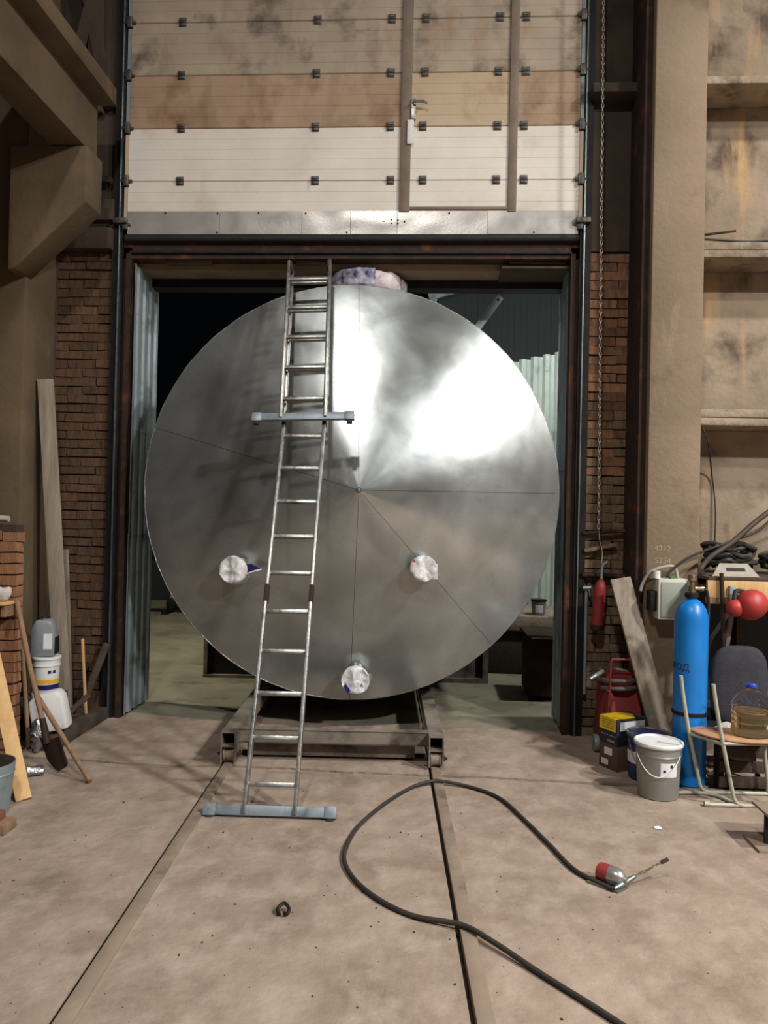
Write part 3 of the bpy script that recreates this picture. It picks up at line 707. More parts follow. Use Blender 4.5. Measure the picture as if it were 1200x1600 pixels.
for i in range(21):
    t = i/20; a = fa-1.05+t*(2.1); dz = math.sin(math.pi*t)
    hw.append((SB[0]+(.150+.004*dz)*math.cos(a), SB[1]+(.150+.004*dz)*math.sin(a), .285-.125*dz))
part('handle', MB().tube(hw, .0032, 6), m_label, sb, smooth=50, label='thin wire handle')
# navy bucket
NB = (1.535, 5.415, 0)
nb = bucket('navy_bucket', NB, .130, .142, .305, m_bluebk, 'navy blue bucket with a grey lid and a white band')
part('lid', MB().lathe([(.138, .290), (.147, .294), (.150, .305), (.147, .314), (.138, .312), (.128, .300), (.004, .299)], 48, T(NB)), m_greylid, nb, smooth=35)
part('band', patch(NB, .130, .142, .305, .115, .195, -math.pi*1.05, math.pi*.02, .0015, 24), m_label, nb, smooth=60, fix=False, label='white printed band')
part('print_mark', patch(NB, .130, .142, .305, .150, .168, fa-.28, fa-.02, .003, 4), m_navy, nb, fix=False)
part('print_mark', patch(NB, .130, .142, .305, .125, .142, fa-.2, fa+.02, .003, 4), m_red_p, nb, fix=False)
part('handle', MB().tube([(NB[0]+.146*math.cos(a), NB[1]+.146*math.sin(a), .27-.13*math.sin((a+2.9)/1.2*math.pi) if -2.9 <= a <= -1.7 else .27) for a in [-2.9+1.2*i/12 for i in range(13)]], .003, 6), m_greylid, nb, smooth=50)

# stacked cartons
CA = math.radians(28); ca, sa = math.cos(CA), math.sin(CA); cc0 = Vector((1.342, 5.495, 0))
def carton(name, z0, z1, w, d, dx, m, label):
    o = root(name, (cc0.x+dx, cc0.y, z0), CA, label, 'carton')
    part('body', MB().box(0, w, 0, d, 0, z1-z0), m, o, local=True, bevel=.003); return o
c1 = carton('cardboard_box', 0, .175, .265, .185, 0, m_brownc, 'brown carton at the bottom of the stack by the navy bucket')
part('label', MB().box(-.0015, 0, .05, .13, .10, .15), m_label, c1, local=True)
part('label', MB().box(-.0015, 0, .09, .16, .025, .065), m_label, c1, local=True)
c2 = carton('cardboard_box', .175, .27, .265, .185, 0, m_blackc, 'black carton between the brown carton and the yellow one')
for i in range(6): part('print_mark', MB().box(-.0015, 0, .02+.026*i, .034+.026*i, .060, .070), m_greycan, c2, local=True)
part('print_mark', MB().box(-.0015, 0, .03, .10, .02, .035), m_greycan, c2, local=True)
c3 = carton('cardboard_box', .27, .365, .27, .19, -.003, m_blackc, 'yellow and black carton on top of the carton stack')
part('yellow_side', MB().box(-.0015, 0, .012, .18, .004, .094), m_yellow, c3, local=True)
part('yellow_top', MB().prism([(.0, .012), (.175, .012), (.225, .10), (.175, .18), (.0, .18)], .0945, .0965, 'xy'), m_yellow, c3, local=True)
part('label', MB().box(.03, .25, -.002, 0, .014, .076), m_label, c3, local=True, label='white label')
for i in range(4): part('print_line', MB().box(-.0025, -.001, .03, .15, .022+.017*i, .026+.017*i), m_wick, c3, local=True)

# red trolley with coiled hose
RT = (1.47, 6.02, 0)
rt_o = root('red_trolley', RT, label='faded red wheeled trolley with a coiled grey hose by the brick wall', cat='trolley')
bd = MB(); b0 = [(1.325, 5.80), (1.615, 5.80), (1.615, 6.20), (1.325, 6.20)]; b1 = [(1.345, 5.90), (1.60, 5.90), (1.60, 6.18), (1.345, 6.18)]
bd.add([(x, y, .07) for x, y in b0]+[(x, y, .50) for x, y in b1], [(0, 1, 2, 3), (7, 6, 5, 4)]+[(i, i+4, (i+1) % 4+4, (i+1) % 4) for i in range(4)])
part('body', bd, m_red, rt_o, bevel=.008)
part('upper_case', MB().box(1.36, 1.585, 5.93, 6.17, .50, .60), m_red, rt_o, bevel=.012)
part('side_rib', MB().prism([(1.325, .07), (1.36, .07), (1.365, .5), (1.345, .5)], 5.785, 5.90, 'xz'), m_red, rt_o)
part('push_handle', MB().tube(spline([(1.372, 5.86, .42), (1.372, 5.86, .66), (1.378, 5.86, .715), (1.40, 5.86, .728), (1.58, 5.86, .728), (1.603, 5.86, .715), (1.605, 5.86, .66), (1.605, 5.86, .42)], 5), .0085, 8), m_red, rt_o, smooth=50)
part('bracket', MB().box(1.352, 1.392, 5.852, 5.90, .40, .47), m_red, rt_o, bevel=.004)
hs = []
for i in range(60):
    a = math.radians(200)+i/59*math.radians(690); zz2 = .50+.11*(i/59)
    hs.append((1.462+.148*math.cos(a), 6.0+.155*math.sin(a), zz2))
hs += [(1.31, 5.86, .635), (1.25, 5.83, .605)]
part('hose', MB().tube(spline(hs, 2), .018, 10), mat('grey ribbed hose', '#5d5952', '#4d4943', 20, .6, bump=.3), rt_o, smooth=50)
part('hose_nozzle', MB().tube([(1.262, 5.836, .611), (1.212, 5.812, .586)], [.022, .014], 10), m_galv, rt_o, smooth=40)
for x in (1.30, 1.618):
    part('wheel', MB().lathe([(.02, -.018), (.062, -.018), (.066, -.008), (.066, .008), (.062, .018), (.02, .018)], 24, T((x, 5.98, .066)) @ RotY(math.pi/2)), m_greycan, rt_o, smooth=35)
part('base', MB().box(1.345, 1.60, 5.80, 6.18, .02, .075), m_black_st, rt_o, bevel=.005)

# leaning plank
def plank(name, p0, p1, w, t, m, label, side=(1, 0, 0), cat='plank', group=None):
    return single(name, MB().beam(p0, p1, w, t, side), m, p0, label, cat, group, bevel=.004)
plank('wooden_plank', (1.745, 5.60, .004), (1.468, 6.02, 1.325), .155, .035, m_wood_g, 'broad grey plank leaning across the column corner above the red trolley', (1, .0, 0))

# fire extinguisher hung by wire
FE = (1.358, 6.30, .885)
fe = root('fire_extinguisher', FE, label='slim red extinguisher tube hanging by a wire on the brick wall', cat='extinguisher')
ft = T(FE) @ RotY(math.radians(4))
part('body', MB().lathe([(.046, .03), (.050, .045), (.050, .33), (.046, .36), (.03, .395), (.016, .405), (.016, .43)], 28, ft), m_red, fe, smooth=35)
part('boot', MB().lathe([(.040, 0), (.051, .006), (.051, .04), (.044, .044)], 28, ft), m_rubber, fe, smooth=35)
part('valve', MB().tube(spline([(1.385, 6.29, 1.30), (1.386, 6.285, 1.36), (1.392, 6.28, 1.41), (1.43, 6.27, 1.44)], 4), .010, 8), m_galv_d, fe, smooth=40)
part('wire', MB().tube(spline([(1.386, 6.29, 1.42), (1.392, 6.31, 1.52), (1.372, 6.33, 1.62), (1.376, 6.36, 1.69)], 4), .003, 6), m_cable_w, fe, smooth=40)
# small pipework on the bricks
single('wall_pipe', MB().tube([(1.25, 6.375, 1.66), (1.45, 6.365, 1.68), (1.64, 6.375, 1.69)], .016, 10), m_rust, (1.25, 6.38, 1.66), 'short rusty rod above the slim red extinguisher', 'pipe', smooth=40)
single('wall_pipe', MB().tube([(1.245, 6.36, 1.325), (1.64, 6.36, 1.315)], .020, 10), m_rust, (1.25, 6.38, 1.31), 'dark horizontal pipe running behind the slim red extinguisher', 'pipe', smooth=40)
single('wood_batten', MB().beam((1.26, 6.37, 1.52), (1.52, 6.37, 1.575), .035, .03, (0, 1, 0)), m_wood_s, (1.26, 6.38, 1.5), 'short wooden batten on the bricks under the rusty rod', 'batten', bevel=.003)
vp = root('valve_pipe', (1.27, 6.37, .6), label='thin grey standpipe with a valve beside the gate track', cat='pipe')
part('pipe', MB().tube([(1.285, 6.37, .35), (1.285, 6.37, 1.20)], .014, 10), m_galv_d, vp, smooth=40)
part('valve', MB().tube([(1.25, 6.35, 1.215), (1.315, 6.35, 1.22)], .020, 10).tube([(1.30, 6.35, 1.22), (1.312, 6.34, 1.15)], .012, 8), m_galv, vp, smooth=40)

# enclosure on the column
JB = (1.815, 5.95, 1.05)
jb = root('junction_box', JB, label='grey electrical enclosure mounted on the concrete column', cat='electrical box')
part('case', MB().box(1.695, 1.930, 5.80, 5.952, 1.045, 1.345), m_box_e, jb, bevel=.006)
part('door', MB().box(1.715, 1.908, 5.792, 5.802, 1.062, 1.322), m_box, jb, bevel=.003)
part('side_switch', MB().box(1.648, 1.697, 5.83, 5.95, 1.10, 1.25), m_black_st, jb, bevel=.004)
part('plug', MB().tube([(1.70, 5.87, 1.345), (1.70, 5.87, 1.40)], .028, 12), m_whitep, jb, smooth=40)
part('terminal', MB().box(1.79, 1.82, 5.83, 5.87, 1.345, 1.362), mat('green terminal', '#5d7a35', '#4f6a2c', 5, .5, bump=0), jb)
single('conduit', MB().tube(spline([(1.60, 5.93, 1.24), (1.615, 5.93, 1.30), (1.66, 5.90, 1.385), (1.74, 5.88, 1.425), (1.83, 5.88, 1.43), (1.86, 5.88, 1.34)], 6), .012, 8), m_cable_w, (1.6, 5.93, 1.24), 'pale flexible conduit arching over the grey enclosure', 'conduit', smooth=50)
for s, zc in (('4212', 1.545), ('5254', 1.452)):
    t = text_mb(s, .062, .0006); t.v = [Vector((v.x+1.765, 5.9485-v.z, v.y+zc)) for v in t.v]
    part('chalk_digits', t, m_chalk, col_r)

# bench shelf along the wall
bs = root('wall_bench', (2.4, 5.7, 0), label='rough wooden bench shelf with pale front boards along the wall', cat='bench')
part('front_board', MB().box(1.945, 3.4, 5.50, 5.535, 1.245, 1.365, j=.004), m_wood_l, bs, bevel=.004)
part('top_board', MB().box(1.95, 3.4, 5.50, 5.74, 1.365, 1.39), m_wood_d, bs, bevel=.004)
part('top_board', MB().box(2.04, 3.4, 5.745, 6.40, 1.365, 1.388), m_wood_d, bs, bevel=.004)
part('bottom_rail', MB().box(1.95, 3.4, 5.505, 5.56, 1.20, 1.243), m_wood_s, bs, bevel=.003)
for x in (2.46, 2.9, 3.35):
    part('leg', MB().box(x, x+.06, 5.56, 5.62, 0, 1.365), m_wood_d, bs)
    part('leg', MB().box(x, x+.06, 6.30, 6.36, 0, 1.365), m_wood_d, bs)
part('clamp', MB().box(2.085, 2.125, 5.47, 5.50, 1.20, 1.33), m_galv_d, bs, bevel=.003)
part('dark_backing', MB().box(2.05, 3.4, 6.36, 6.38, .05, 1.36), m_blackc, bs)  # black sheet standing in for the shade behind and under the bench
# slotted plate, hoses, cables
sp = MB(); n = 1.392
outer = [(1.99, 5.53), (2.30, 5.53), (2.225, 5.66), (2.05, 5.66)]
M_ = T((0, 0, 0))
pl = MB().prism([(-.165, 0), (.165, 0), (.105, .115), (-.09, .115)], 0, .018, 'xz')
pl.v = [Matrix.Rotation(math.radians(-38), 3, 'X') @ v + Vector((2.145, 5.52, 1.393)) for v in pl.v]
spl = single('slotted_plate', pl, m_plate, (2.14, 5.55, 1.39), 'pale slotted plate lying on the bench front edge', 'plate', bevel=.003)
sl = MB().box(-.055, .075, -.002, .004, .045, .075); sl.v = [Matrix.Rotation(math.radians(-38), 3, 'X') @ v + Vector((2.145, 5.52, 1.393)) for v in sl.v]
part('slot', sl, m_black_st, spl)
random.seed(11)
def coil(c, R0, turns, r, jitter, tail=None):
    pts = []
    for i in range(turns*14):
        a = 2*math.pi*i/14; rr = R0*(1+random.uniform(-jitter, jitter)); pts.append((c[0]+rr*math.cos(a), c[1]+rr*.62*math.sin(a), c[2]+.010*i/14*2+random.uniform(0, .06)+r))
    return MB().tube(spline(pts+(tail or []), 3), r, 7)
single('hose_coil', coil((2.30, 6.07, 1.39), .17, 8, .018, .22), m_cable, (2.3, 6.07, 1.39), 'tangled coil of black hose on the bench behind the slotted plate', 'hose', smooth=50)
single('hose_coil', coil((2.70, 6.0, 1.39), .16, 6, .020, .2), m_cable, (2.70, 6.0, 1.39), 'second black hose coil farther along the bench', 'hose', smooth=50)
def cable(pts, r, m, label, cat='cable'):
    return single('cable', MB().tube(spline(pts, 6), r, 8), m, pts[0], label, cat, smooth=50)
cable([(3.55, 6.10, 2.50), (3.40, 6.02, 2.40), (3.15, 5.95, 2.18), (2.85, 5.90, 2.02), (2.62, 5.88, 1.93), (2.42, 5.86, 1.79), (2.24, 5.84, 1.63), (2.08, 5.82, 1.52), (2.0, 5.80, 1.43), (1.97, 5.70, 1.414)], .020, m_cable_b, 'thick brown cable rising from the bench along the panel wall')
cable([(3.70, 6.10, 2.50), (3.50, 6.03, 2.32), (3.2, 5.97, 2.08), (2.85, 5.93, 1.93), (2.62, 5.92, 1.86), (2.45, 5.90, 1.72), (2.30, 5.88, 1.655), (2.10, 5.86, 1.58), (1.92, 5.86, 1.50), (1.80, 5.86, 1.40), (1.77, 5.86, 1.35)], .010, m_cable, 'thin black cable running from the enclosure up the panel wall')
cable([(2.06, 6.04, 2.53), (2.14, 6.10, 2.38), (2.27, 6.38, 2.17), (2.31, 6.39, 1.85), (2.30, 6.39, 1.42)], .006, m_cable, 'thin wire dropping from the panel rib to the bench')
cable([(2.03, 6.10, 3.98), (2.25, 6.10, 3.965), (2.42, 6.10, 3.955), (2.62, 6.10, 3.965), (3.0, 6.10, 3.96)], .010, m_cable, 'black cable lying along the chipped panel rib')
single('steel_rod', MB().tube([(2.05, 6.30, 4.07), (2.38, 6.26, 4.10)], .010, 8), m_rust, (2.05, 6.3, 4.05), 'thin rusty rod sticking out above the chipped panel rib', 'rod', smooth=40)
# cables dropping beside the column
cable([(1.655, 5.93, 1.34), (1.62, 6.0, 1.30), (1.56, 6.2, 1.20), (1.52, 6.37, 1.12)], .007, m_cable, 'thin cable from the column into the dark corner')

# red shell hanging at the bench, tool handles
rs_c = Vector((2.185, 5.36, 1.215))
rs = root('red_helmet', (2.18, 5.40, 1.10), label='glossy red rounded plastic shell hanging before the bench', cat='helmet')
part('dome', MB().lathe([(.004, .105), (.04, .100), (.07, .085), (.092, .055), (.102, .015), (.100, -.03), (.088, -.06)], 28, T(rs_c) @ RotX(math.radians(60)) @ RotY(.3)), m_red_b, rs, smooth=60)
part('side_lobe', MB().lathe([(.004, .062), (.03, .056), (.052, .036), (.060, .0), (.052, -.035), (.03, -.05), (.004, -.055)], 24, T(rs_c+Vector((-.105, .0, -.025))) @ RotX(math.radians(70))), m_red_b, rs, smooth=60)
part('strap', MB().tube(spline([rs_c+Vector((-.11, 0, .03)), rs_c+Vector((-.09, .03, .085)), rs_c+Vector((-.02, .08, .08)), rs_c+Vector((0, .135, .05))], 4), .016, 8), m_rubber, rs, smooth=50)
plank('wooden_pole', (2.045, 5.56, .452), (2.125, 5.478, 1.31), .028, .028, m_wood_g, 'pale paint-spotted wooden pole standing on the charcoal chair seat', cat='pole')
single('iron_pipe', MB().tube([(2.085, 5.455, .0), (2.05, 5.47, .90), (2.03, 5.482, 1.42)], .015, 10), m_rust, (2.085, 5.455, 0), 'dark iron pipe upright against the bench', 'pipe', smooth=40)
single('iron_pipe', MB().tube([(1.93, 5.75, .55), (2.02, 5.62, .95), (2.13, 5.52, 1.19)], .013, 10), m_greylid, (1.93, 5.75, .5), 'slanting grey pipe in the dark under the bench', 'pipe', smooth=40)
cable([(1.858, 5.335, 1.318), (1.885, 5.35, 1.30), (1.91, 5.38, 1.20), (1.92, 5.42, .95), (1.925, 5.44, .65), (1.925, 5.45, .45), (1.92, 5.46, .02)], .011, m_cable, 'black hose hanging down beside the blue cylinder', 'hose')

# charcoal office chair
OC = (2.16, 5.62, 0)
oc = root('office_chair', OC, label='old charcoal office chair with a rounded backrest under the bench', cat='chair')
def backr(u, v):
    a = 2*math.pi*u; rr = v; c, s = math.cos(a), math.sin(a)
    x = .19*math.copysign(abs(c)**.62, c)*rr; z = .27*math.copysign(abs(s)**.62, s)*rr
    return x, z
bk_ = MB(); NU = 36; rings = [(1, .03), (1, -.0), (.985, -.018), (.9, -.032), (.6, -.036), (.02, -.036)]
rings = [(.02, .035), (.9, .035), (.985, .02)]+rings[1:]
vs = []; fs = []
for q, (v, yy) in enumerate(rings):
    for i in range(NU):
        x, z = backr(i/NU, v); vs.append(Vector((2.125+x, 5.375+yy+.5*x*x, .665+z)))
for q in range(len(rings)-1):
    for i in range(NU): fs.append((q*NU+i, q*NU+(i+1) % NU, (q+1)*NU+(i+1) % NU, (q+1)*NU+i))
fs += [tuple(range(NU))[::-1], tuple((len(rings)-1)*NU+i for i in range(NU))]
part('backrest', bk_.add(vs, fs), m_seat, oc, smooth=50)
part('back_bar', MB().beam((2.135, 5.56, .37), (2.135, 5.415, .60), .05, .02), m_black_st, oc)
part('seat', MB().box(1.95, 2.36, 5.50, 5.88, .38, .45), m_seat, oc, bevel=.025)
part('gas_lift', MB().tube([(2.15, 5.63, .06), (2.15, 5.63, .39)], .025, 12), m_black_st, oc, smooth=40)
for k in range(5):
    a = 2*math.pi*k/5+.3; e = (2.15+.23*math.cos(a), 5.63+.23*math.sin(a))
    part('base_arm', MB().beam((2.15, 5.63, .085), (e[0], e[1], .065), .035, .025, (0, 0, 1)), m_black_st, oc)
    part('caster', MB().lathe([(.01, -.012), (.025, -.01), (.025, .01), (.01, .012)], 14, T((e[0], e[1], .027)) @ RotY(math.pi/2)), m_black_st, oc, smooth=40)
part('armrest', MB().beam((2.33, 5.40, .60), (2.36, 5.66, .62), .05, .03), m_greylid, oc, bevel=.006)

# tubular chair frame with plywood seat
TCH = (1.92, 5.03, 0)
tch = root('tube_chair', TCH, label='cream tube frame chair with a bare plywood seat', cat='chair')
part('frame_side', MB().tube(spline([(1.772, 4.885, .765), (1.80, 4.89, .60), (1.85, 4.90, .36), (1.905, 4.91, .12), (1.925, 4.912, .045), (1.965, 4.915, .014), (2.05, 4.918, .012), (2.26, 4.925, .012)], 5), .0125, 10), m_tubep, tch, smooth=50)
part('frame_side', MB().tube(spline([(1.652, 5.125, .765), (1.675, 5.125, .60), (1.72, 5.13, .36), (1.775, 5.135, .12), (1.795, 5.135, .045), (1.835, 5.138, .014), (1.92, 5.14, .012), (2.26, 5.15, .012)], 5), .0125, 10), m_tubep, tch, smooth=50)
part('foot_runner', MB().tube([(1.745, 4.905, .013), (1.95, 4.914, .013)], .0125, 10), m_tubep, tch, smooth=50)
part('foot_runner', MB().tube(spline([(1.64, 5.10, .013), (1.75, 5.115, .013), (1.87, 5.08, .013), (1.93, 4.96, .013), (1.945, 4.915, .013)], 5), .0125, 10), m_tubep, tch, smooth=50)
part('end_cap', MB().lathe([(.017, 0), (.017, .03)], 12, T((1.738, 4.905, .017)) @ RotY(math.pi/2)), m_tubep, tch, smooth=40)
for x0, y in ((1.84, 4.895), (1.712, 5.128)):
    part('seat_rail', MB().tube([(x0, y, .397), (2.20, y+.02, .40)], .0115, 10), m_tubep, tch, smooth=50)
part('seat_rail', MB().tube([(1.712, 5.128, .392), (1.84, 4.895, .392)], .0115, 10), m_tubep, tch, smooth=50)
part('leg', MB().tube([(2.19, 4.915, .40), (2.23, 4.92, .02)], .0125, 10), m_tubep, tch, smooth=50)
part('leg', MB().tube([(2.19, 5.148, .40), (2.23, 5.15, .02)], .0125, 10), m_tubep, tch, smooth=50)
poly = [(1.715, 5.16), (1.735, 5.05), (1.80, 4.95), (1.90, 4.885), (2.0, 4.875), (2.26, 4.88), (2.28, 4.95), (2.28, 5.16), (2.2, 5.20), (1.80, 5.20)]
part('seat', MB().prism(poly, .409, .421, 'xy'), m_ply, tch, bevel=.004)
# demijohn on the seat
BT = (2.065, 5.035, .421)
bt = root('water_bottle', BT, label='large clear ribbed bottle of amber liquid on the plywood seat', cat='bottle')
pf = [(.09, .001), (.112, .006), (.118, .02)]
for i in range(4):
    zc = .035+.036*i; pf += [(.118, zc), (.118, zc+.012), (.113, zc+.018), (.118, zc+.024)]
pf += [(.118, .185), (.112, .205), (.095, .235), (.07, .262), (.045, .28), (.028, .287), (.026, .30)]
part('bottle', MB().lathe(pf, 48, T(BT)), m_pet, bt, smooth=50)
lq = [(max(.002, r_-.004), z_+.004) for r_, z_ in pf if z_ < .15]; lq.append((.112, .152))
part('liquid', MB().lathe(lq, 48, T(BT)), m_liq, bt, smooth=50)
cpp = part('cap', MB().lathe([(.031, .298), (.034, .302), (.034, .322), (.030, .327), (.004, .328)], 24, T(BT)), m_capb, bt, smooth=40)
part('pull_tab', MB().beam((2.03, 5.02, .421+.322), (1.99, 5.0, .421+.335), .018, .006, (0, 1, 0)), m_capb, cpp)
# crate and bag behind the chair
ck = root('slatted_crate', (2.1, 5.3, 0), label='low dark slatted crate on the floor behind the tube chair', cat='crate')
for z_ in (.02, .12, .22): part('slat', MB().box(1.94, 2.42, 5.215, 5.235, z_, z_+.075), m_wood_d, ck, bevel=.003)
for x in (1.945, 2.38): part('post', MB().box(x, x+.035, 5.235, 5.33, 0, .30), m_wood_d, ck)
part('lid', MB().box(1.94, 2.42, 5.215, 5.335, .30, .318), m_wood_d, ck)
def bag(u, v):
    a = 2*math.pi*u; p = math.pi*v; r_ = math.sin(p)
    q = Vector((.10*r_*math.cos(a), .055*r_*math.sin(a), .055*(1-math.cos(p))))
    return Vector((2.03, 5.275, .319))+q*(1+.22*noise.noise(q*22))
single('plastic_bag', MB().grid(bag, 28, 14), m_film, (2.03, 5.275, .318), 'crumpled clear plastic bag lying on the dark crate', 'bag', smooth=40)

# steel beam piece at the frame edge
sbm = root('steel_beam', (2.2, 4.33, 0), label='dark steel I-beam offcut lying on the floor by the tube chair', cat='beam')
part('bottom_flange', MB().box(1.795, 2.7, 4.24, 4.46, 0, .014), m_rail, sbm)
part('web', MB().box(1.865, 2.7, 4.335, 4.355, .014, .185), m_black_st, sbm)
part('top_flange', MB().box(1.845, 2.7, 4.25, 4.47, .185, .20), m_rail, sbm)

# ================================================================== LEFT-HAND CLUTTER
pier = structure('wall_pier', MB().box(-4.2, -2.885, 5.20, 5.30, 0, 1.645), m_mortar)
brickwork(pier, -3.75, -2.872, 0, 1.655, 5.188, brick_meshes(m_brick_o, 5, .10), jit=.004)
sh = root('wall_shelf', (-3.0, 5.12, 1.10), label='narrow board shelf on the orange brick pier', cat='shelf')
part('board', MB().box(-3.4, -2.86, 5.03, 5.19, 1.10, 1.118), m_wood_l, sh, bevel=.002)
part('bracket', MB().box(-2.90, -2.87, 5.06, 5.186, 1.02, 1.10), m_wood_s, sh)
def ragf(u, v):
    a = 2*math.pi*u; p = math.pi*v
    q = Vector((.075*math.sin(p)*math.cos(a), .05*math.sin(p)*math.sin(a), .05*(1-math.cos(p))))
    return Vector((-2.935, 5.115, 1.118))+q*(1+.3*noise.noise(q*18))
single('white_rag', MB().grid(ragf, 30, 14), m_rag, (-2.945, 5.10, 1.118), 'crumpled white rag on the board shelf', 'rag', smooth=50)
single('steel_pipe', MB().tube([(-3.6, 5.24, 1.71), (-2.98, 5.27, 1.685)], .022, 12), m_tubep, (-3.0, 5.25, 1.665), 'grey pipe lying on top of the orange brick pier', 'pipe', smooth=40)
plank('wooden_plank', (-2.935, 6.10, .004), (-3.185, 6.13, 2.83), .125, .03, m_wood_g, 'very tall grey plank leaning on the column beside the dark brown bricks', (1, .3, 0))
plank('wooden_plank', (-2.955, 6.22, .004), (-3.10, 6.37, 1.42), .055, .03, m_wood_g, 'short grey board with a pale top leaning on the dark brown bricks')
plank('wooden_batten', (-2.76, 6.10, .105), (-2.845, 6.19, .70), .020, .02, m_wood_l, 'thin pale batten leaning on the dark brown bricks', cat='batten')
plank('wooden_board', (-2.86, 6.24, .12), (-2.70, 6.34, .64), .055, .025, m_wood_d, 'dark short board slanting up to the gate post', cat='board')
plank('wooden_board', (-2.84, 5.86, .125), (-2.715, 6.05, .27), .045, .025, m_wood_d, 'dark offcut wedged low beside the gate post', cat='board')
single('timber_beam', MB().box(-2.86, -2.685, 5.44, 6.36, 0, .10, j=.005), m_wood_d, (-2.77, 5.9, 0), 'dark old timber beam lying along the brick wall foot', 'timber', bevel=.006)
single('wood_block', MB().box(-3.12, -2.875, 5.72, 6.02, 0, .31, j=.0), m_wood_d, (-3.0, 5.87, 0), 'dark timber block under the white bucket', 'block', bevel=.006)
WB = (-2.985, 5.87, .31)
wbk = root('white_bucket', WB, label='white plastic bucket with amber and navy stripes on a block', cat='bucket')
H_ = .30
part('body', MB().lathe([(.088, 0), (.092, .01), (.100, H_*.75), (.106, H_*.76), (.106, H_*.80), (.101, H_*.81), (.103, H_*.95)], 40, T(WB)), m_whitep, wbk, smooth=35)
part('lid', MB().lathe([(.104, H_*.92), (.110, H_*.94), (.110, H_*.985), (.105, H_), (.004, H_-.004)], 40, T(WB)), m_whitep, wbk, smooth=35)
wa = math.atan2(-5.87, 2.985)
part('stripe', patch(WB, .090, .103, H_, .095, .127, -math.pi, 0.4, .0015, 24), m_orange, wbk, smooth=60, fix=False, label='amber stripe')
part('stripe', patch(WB, .090, .103, H_, .048, .088, -math.pi, 0.4, .0015, 24), m_navy, wbk, smooth=60, fix=False, label='navy stripe')
for da in (.25, .62):
    part('print_mark', patch(WB, .090, .103, H_, .175, .200, wa+da-.12, wa+da+.12, .002, 4), m_navy, wbk, fix=False)
GCN = (-3.005, 5.87, .611)
gcn = root('grey_canister', GCN, RotZ(.2).to_euler().z, label='grey plastic canister standing on the white bucket', cat='canister')
part('body', MB().prism([(-.09, 0), (.09, 0), (.092, .16), (.075, .25), (.05, .285), (-.055, .285), (-.085, .22)], -.065, .065, 'xz'), m_greycan, gcn, local=True, bevel=.018)
part('spout_cap', MB().lathe([(.02, .28), (.02, .305), (.004, .306)], 16, T((-.035, 0, 0))), m_black_st, gcn, local=True, smooth=40)
part('label', MB().box(.01, .075, -.067, -.0645, .06, .18), m_label, gcn, local=True)
part('black_band', MB().box(.088, .098, -.05, .05, .02, .15), m_black_st, gcn, local=True)
WC = (-2.76, 5.56, .10)
wc = root('white_canister', WC, .15, label='translucent white jerrycan tilted on the dark timber beam', cat='canister')
jc = MB().prism([(-.125, 0), (.125, 0), (.125, .24), (.095, .29), (-.06, .29), (-.125, .24)], -.075, .075, 'xz'); jm = Matrix.Rotation(math.radians(-12), 3, 'Y')
jc.v = [jm @ v + Vector((0, 0, .022)) for v in jc.v]
part('body', jc, m_whitep, wc, local=True, bevel=.022)
ck2 = MB().lathe([(.022, .285), (.022, .32), (.004, .322)], 16); ck2.v = [jm @ (v+Vector((-.085, 0, -.02)))+Vector((0, 0, .022)) for v in ck2.v]
part('cap', ck2, m_whitep, wc, local=True, smooth=40)
# shovel
sv = root('shovel', (-2.47, 5.03, 0), label='old shovel leaning on the orange brick pier blade down', cat='shovel')
part('handle', MB().tube([(-2.855, 5.175, 1.12), (-2.72, 5.12, .68), (-2.565, 5.06, .24)], .018, 10), m_wood_s, sv, smooth=40)
part('socket', MB().tube([(-2.60, 5.075, .34), (-2.545, 5.05, .18)], [.02, .028], 10), m_rust, sv, smooth=40)
bl_ = MB(); 
def blade(u, v):
    w = .10*(1 if v < .7 else math.sqrt(max(0, 1-((v-.7)/.3)**2))*.999+.001); s_ = (u-.5)*2
    p = Vector((-2.555, 5.055, .205)).lerp(Vector((-2.44, 5.0, .006)), v); sd_ = Vector((.88, -.42, .15)).normalized()
    return p+sd_*w*s_+Vector((.25, .55, .6)).normalized()*.022*(s_*s_)
ob = part('blade', bl_.grid(blade, 10, 14), m_rust, sv, smooth=60); ob.modifiers.new('s', 'SOLIDIFY').thickness = .003
single('wooden_stick', MB().tube([(-2.148, 4.83, .016), (-2.45, 5.02, .27), (-2.72, 5.185, .50)], .017, 10), m_wood_s, (-2.15, 4.83, 0), 'brown round handle leaning back over the white jerrycan', 'handle', smooth=40)
single('wooden_stick', MB().tube([(-2.90, 5.47, .02), (-2.915, 5.40, .6), (-2.93, 5.325, 1.30)], .016, 10), m_wood_s, (-2.84, 5.42, 0), 'dark upright stick behind the edge of the brick pier', 'stick', smooth=40)
plank('pine_plank', (-2.405, 4.50, .004), (-3.13, 5.155, 1.24), .09, .03, m_wood_l, 'fresh yellow pine board leaning on the brick pier', (1, .4, 0))
LB = (-2.53, 4.305, 0)
lb = bucket('zinc_bucket', LB, .125, .155, .29, m_galv_d, 'dull zinc bucket beside the fresh pine board')
part('inner', MB().lathe([(.15, .2905), (.13, .15), (.004, .14)], 32, T(LB)), m_black_st, lb, smooth=40)
single('wood_block', MB().box(-2.7, -2.245, 4.0, 4.13, 0, .055), m_wood_s, (-2.45, 4.06, 0), 'flat brown wood offcut before the zinc bucket', 'block', bevel=.004)
single('wood_block', MB().box(-2.75, -2.30, 4.015, 4.115, .055, .10), mat('reddish wood', '#7a4f3a', '#683f2c', 4, .8, bump=.2), (-2.45, 4.06, .055), 'reddish wood offcut lying on the flat brown offcut', 'block', bevel=.004)
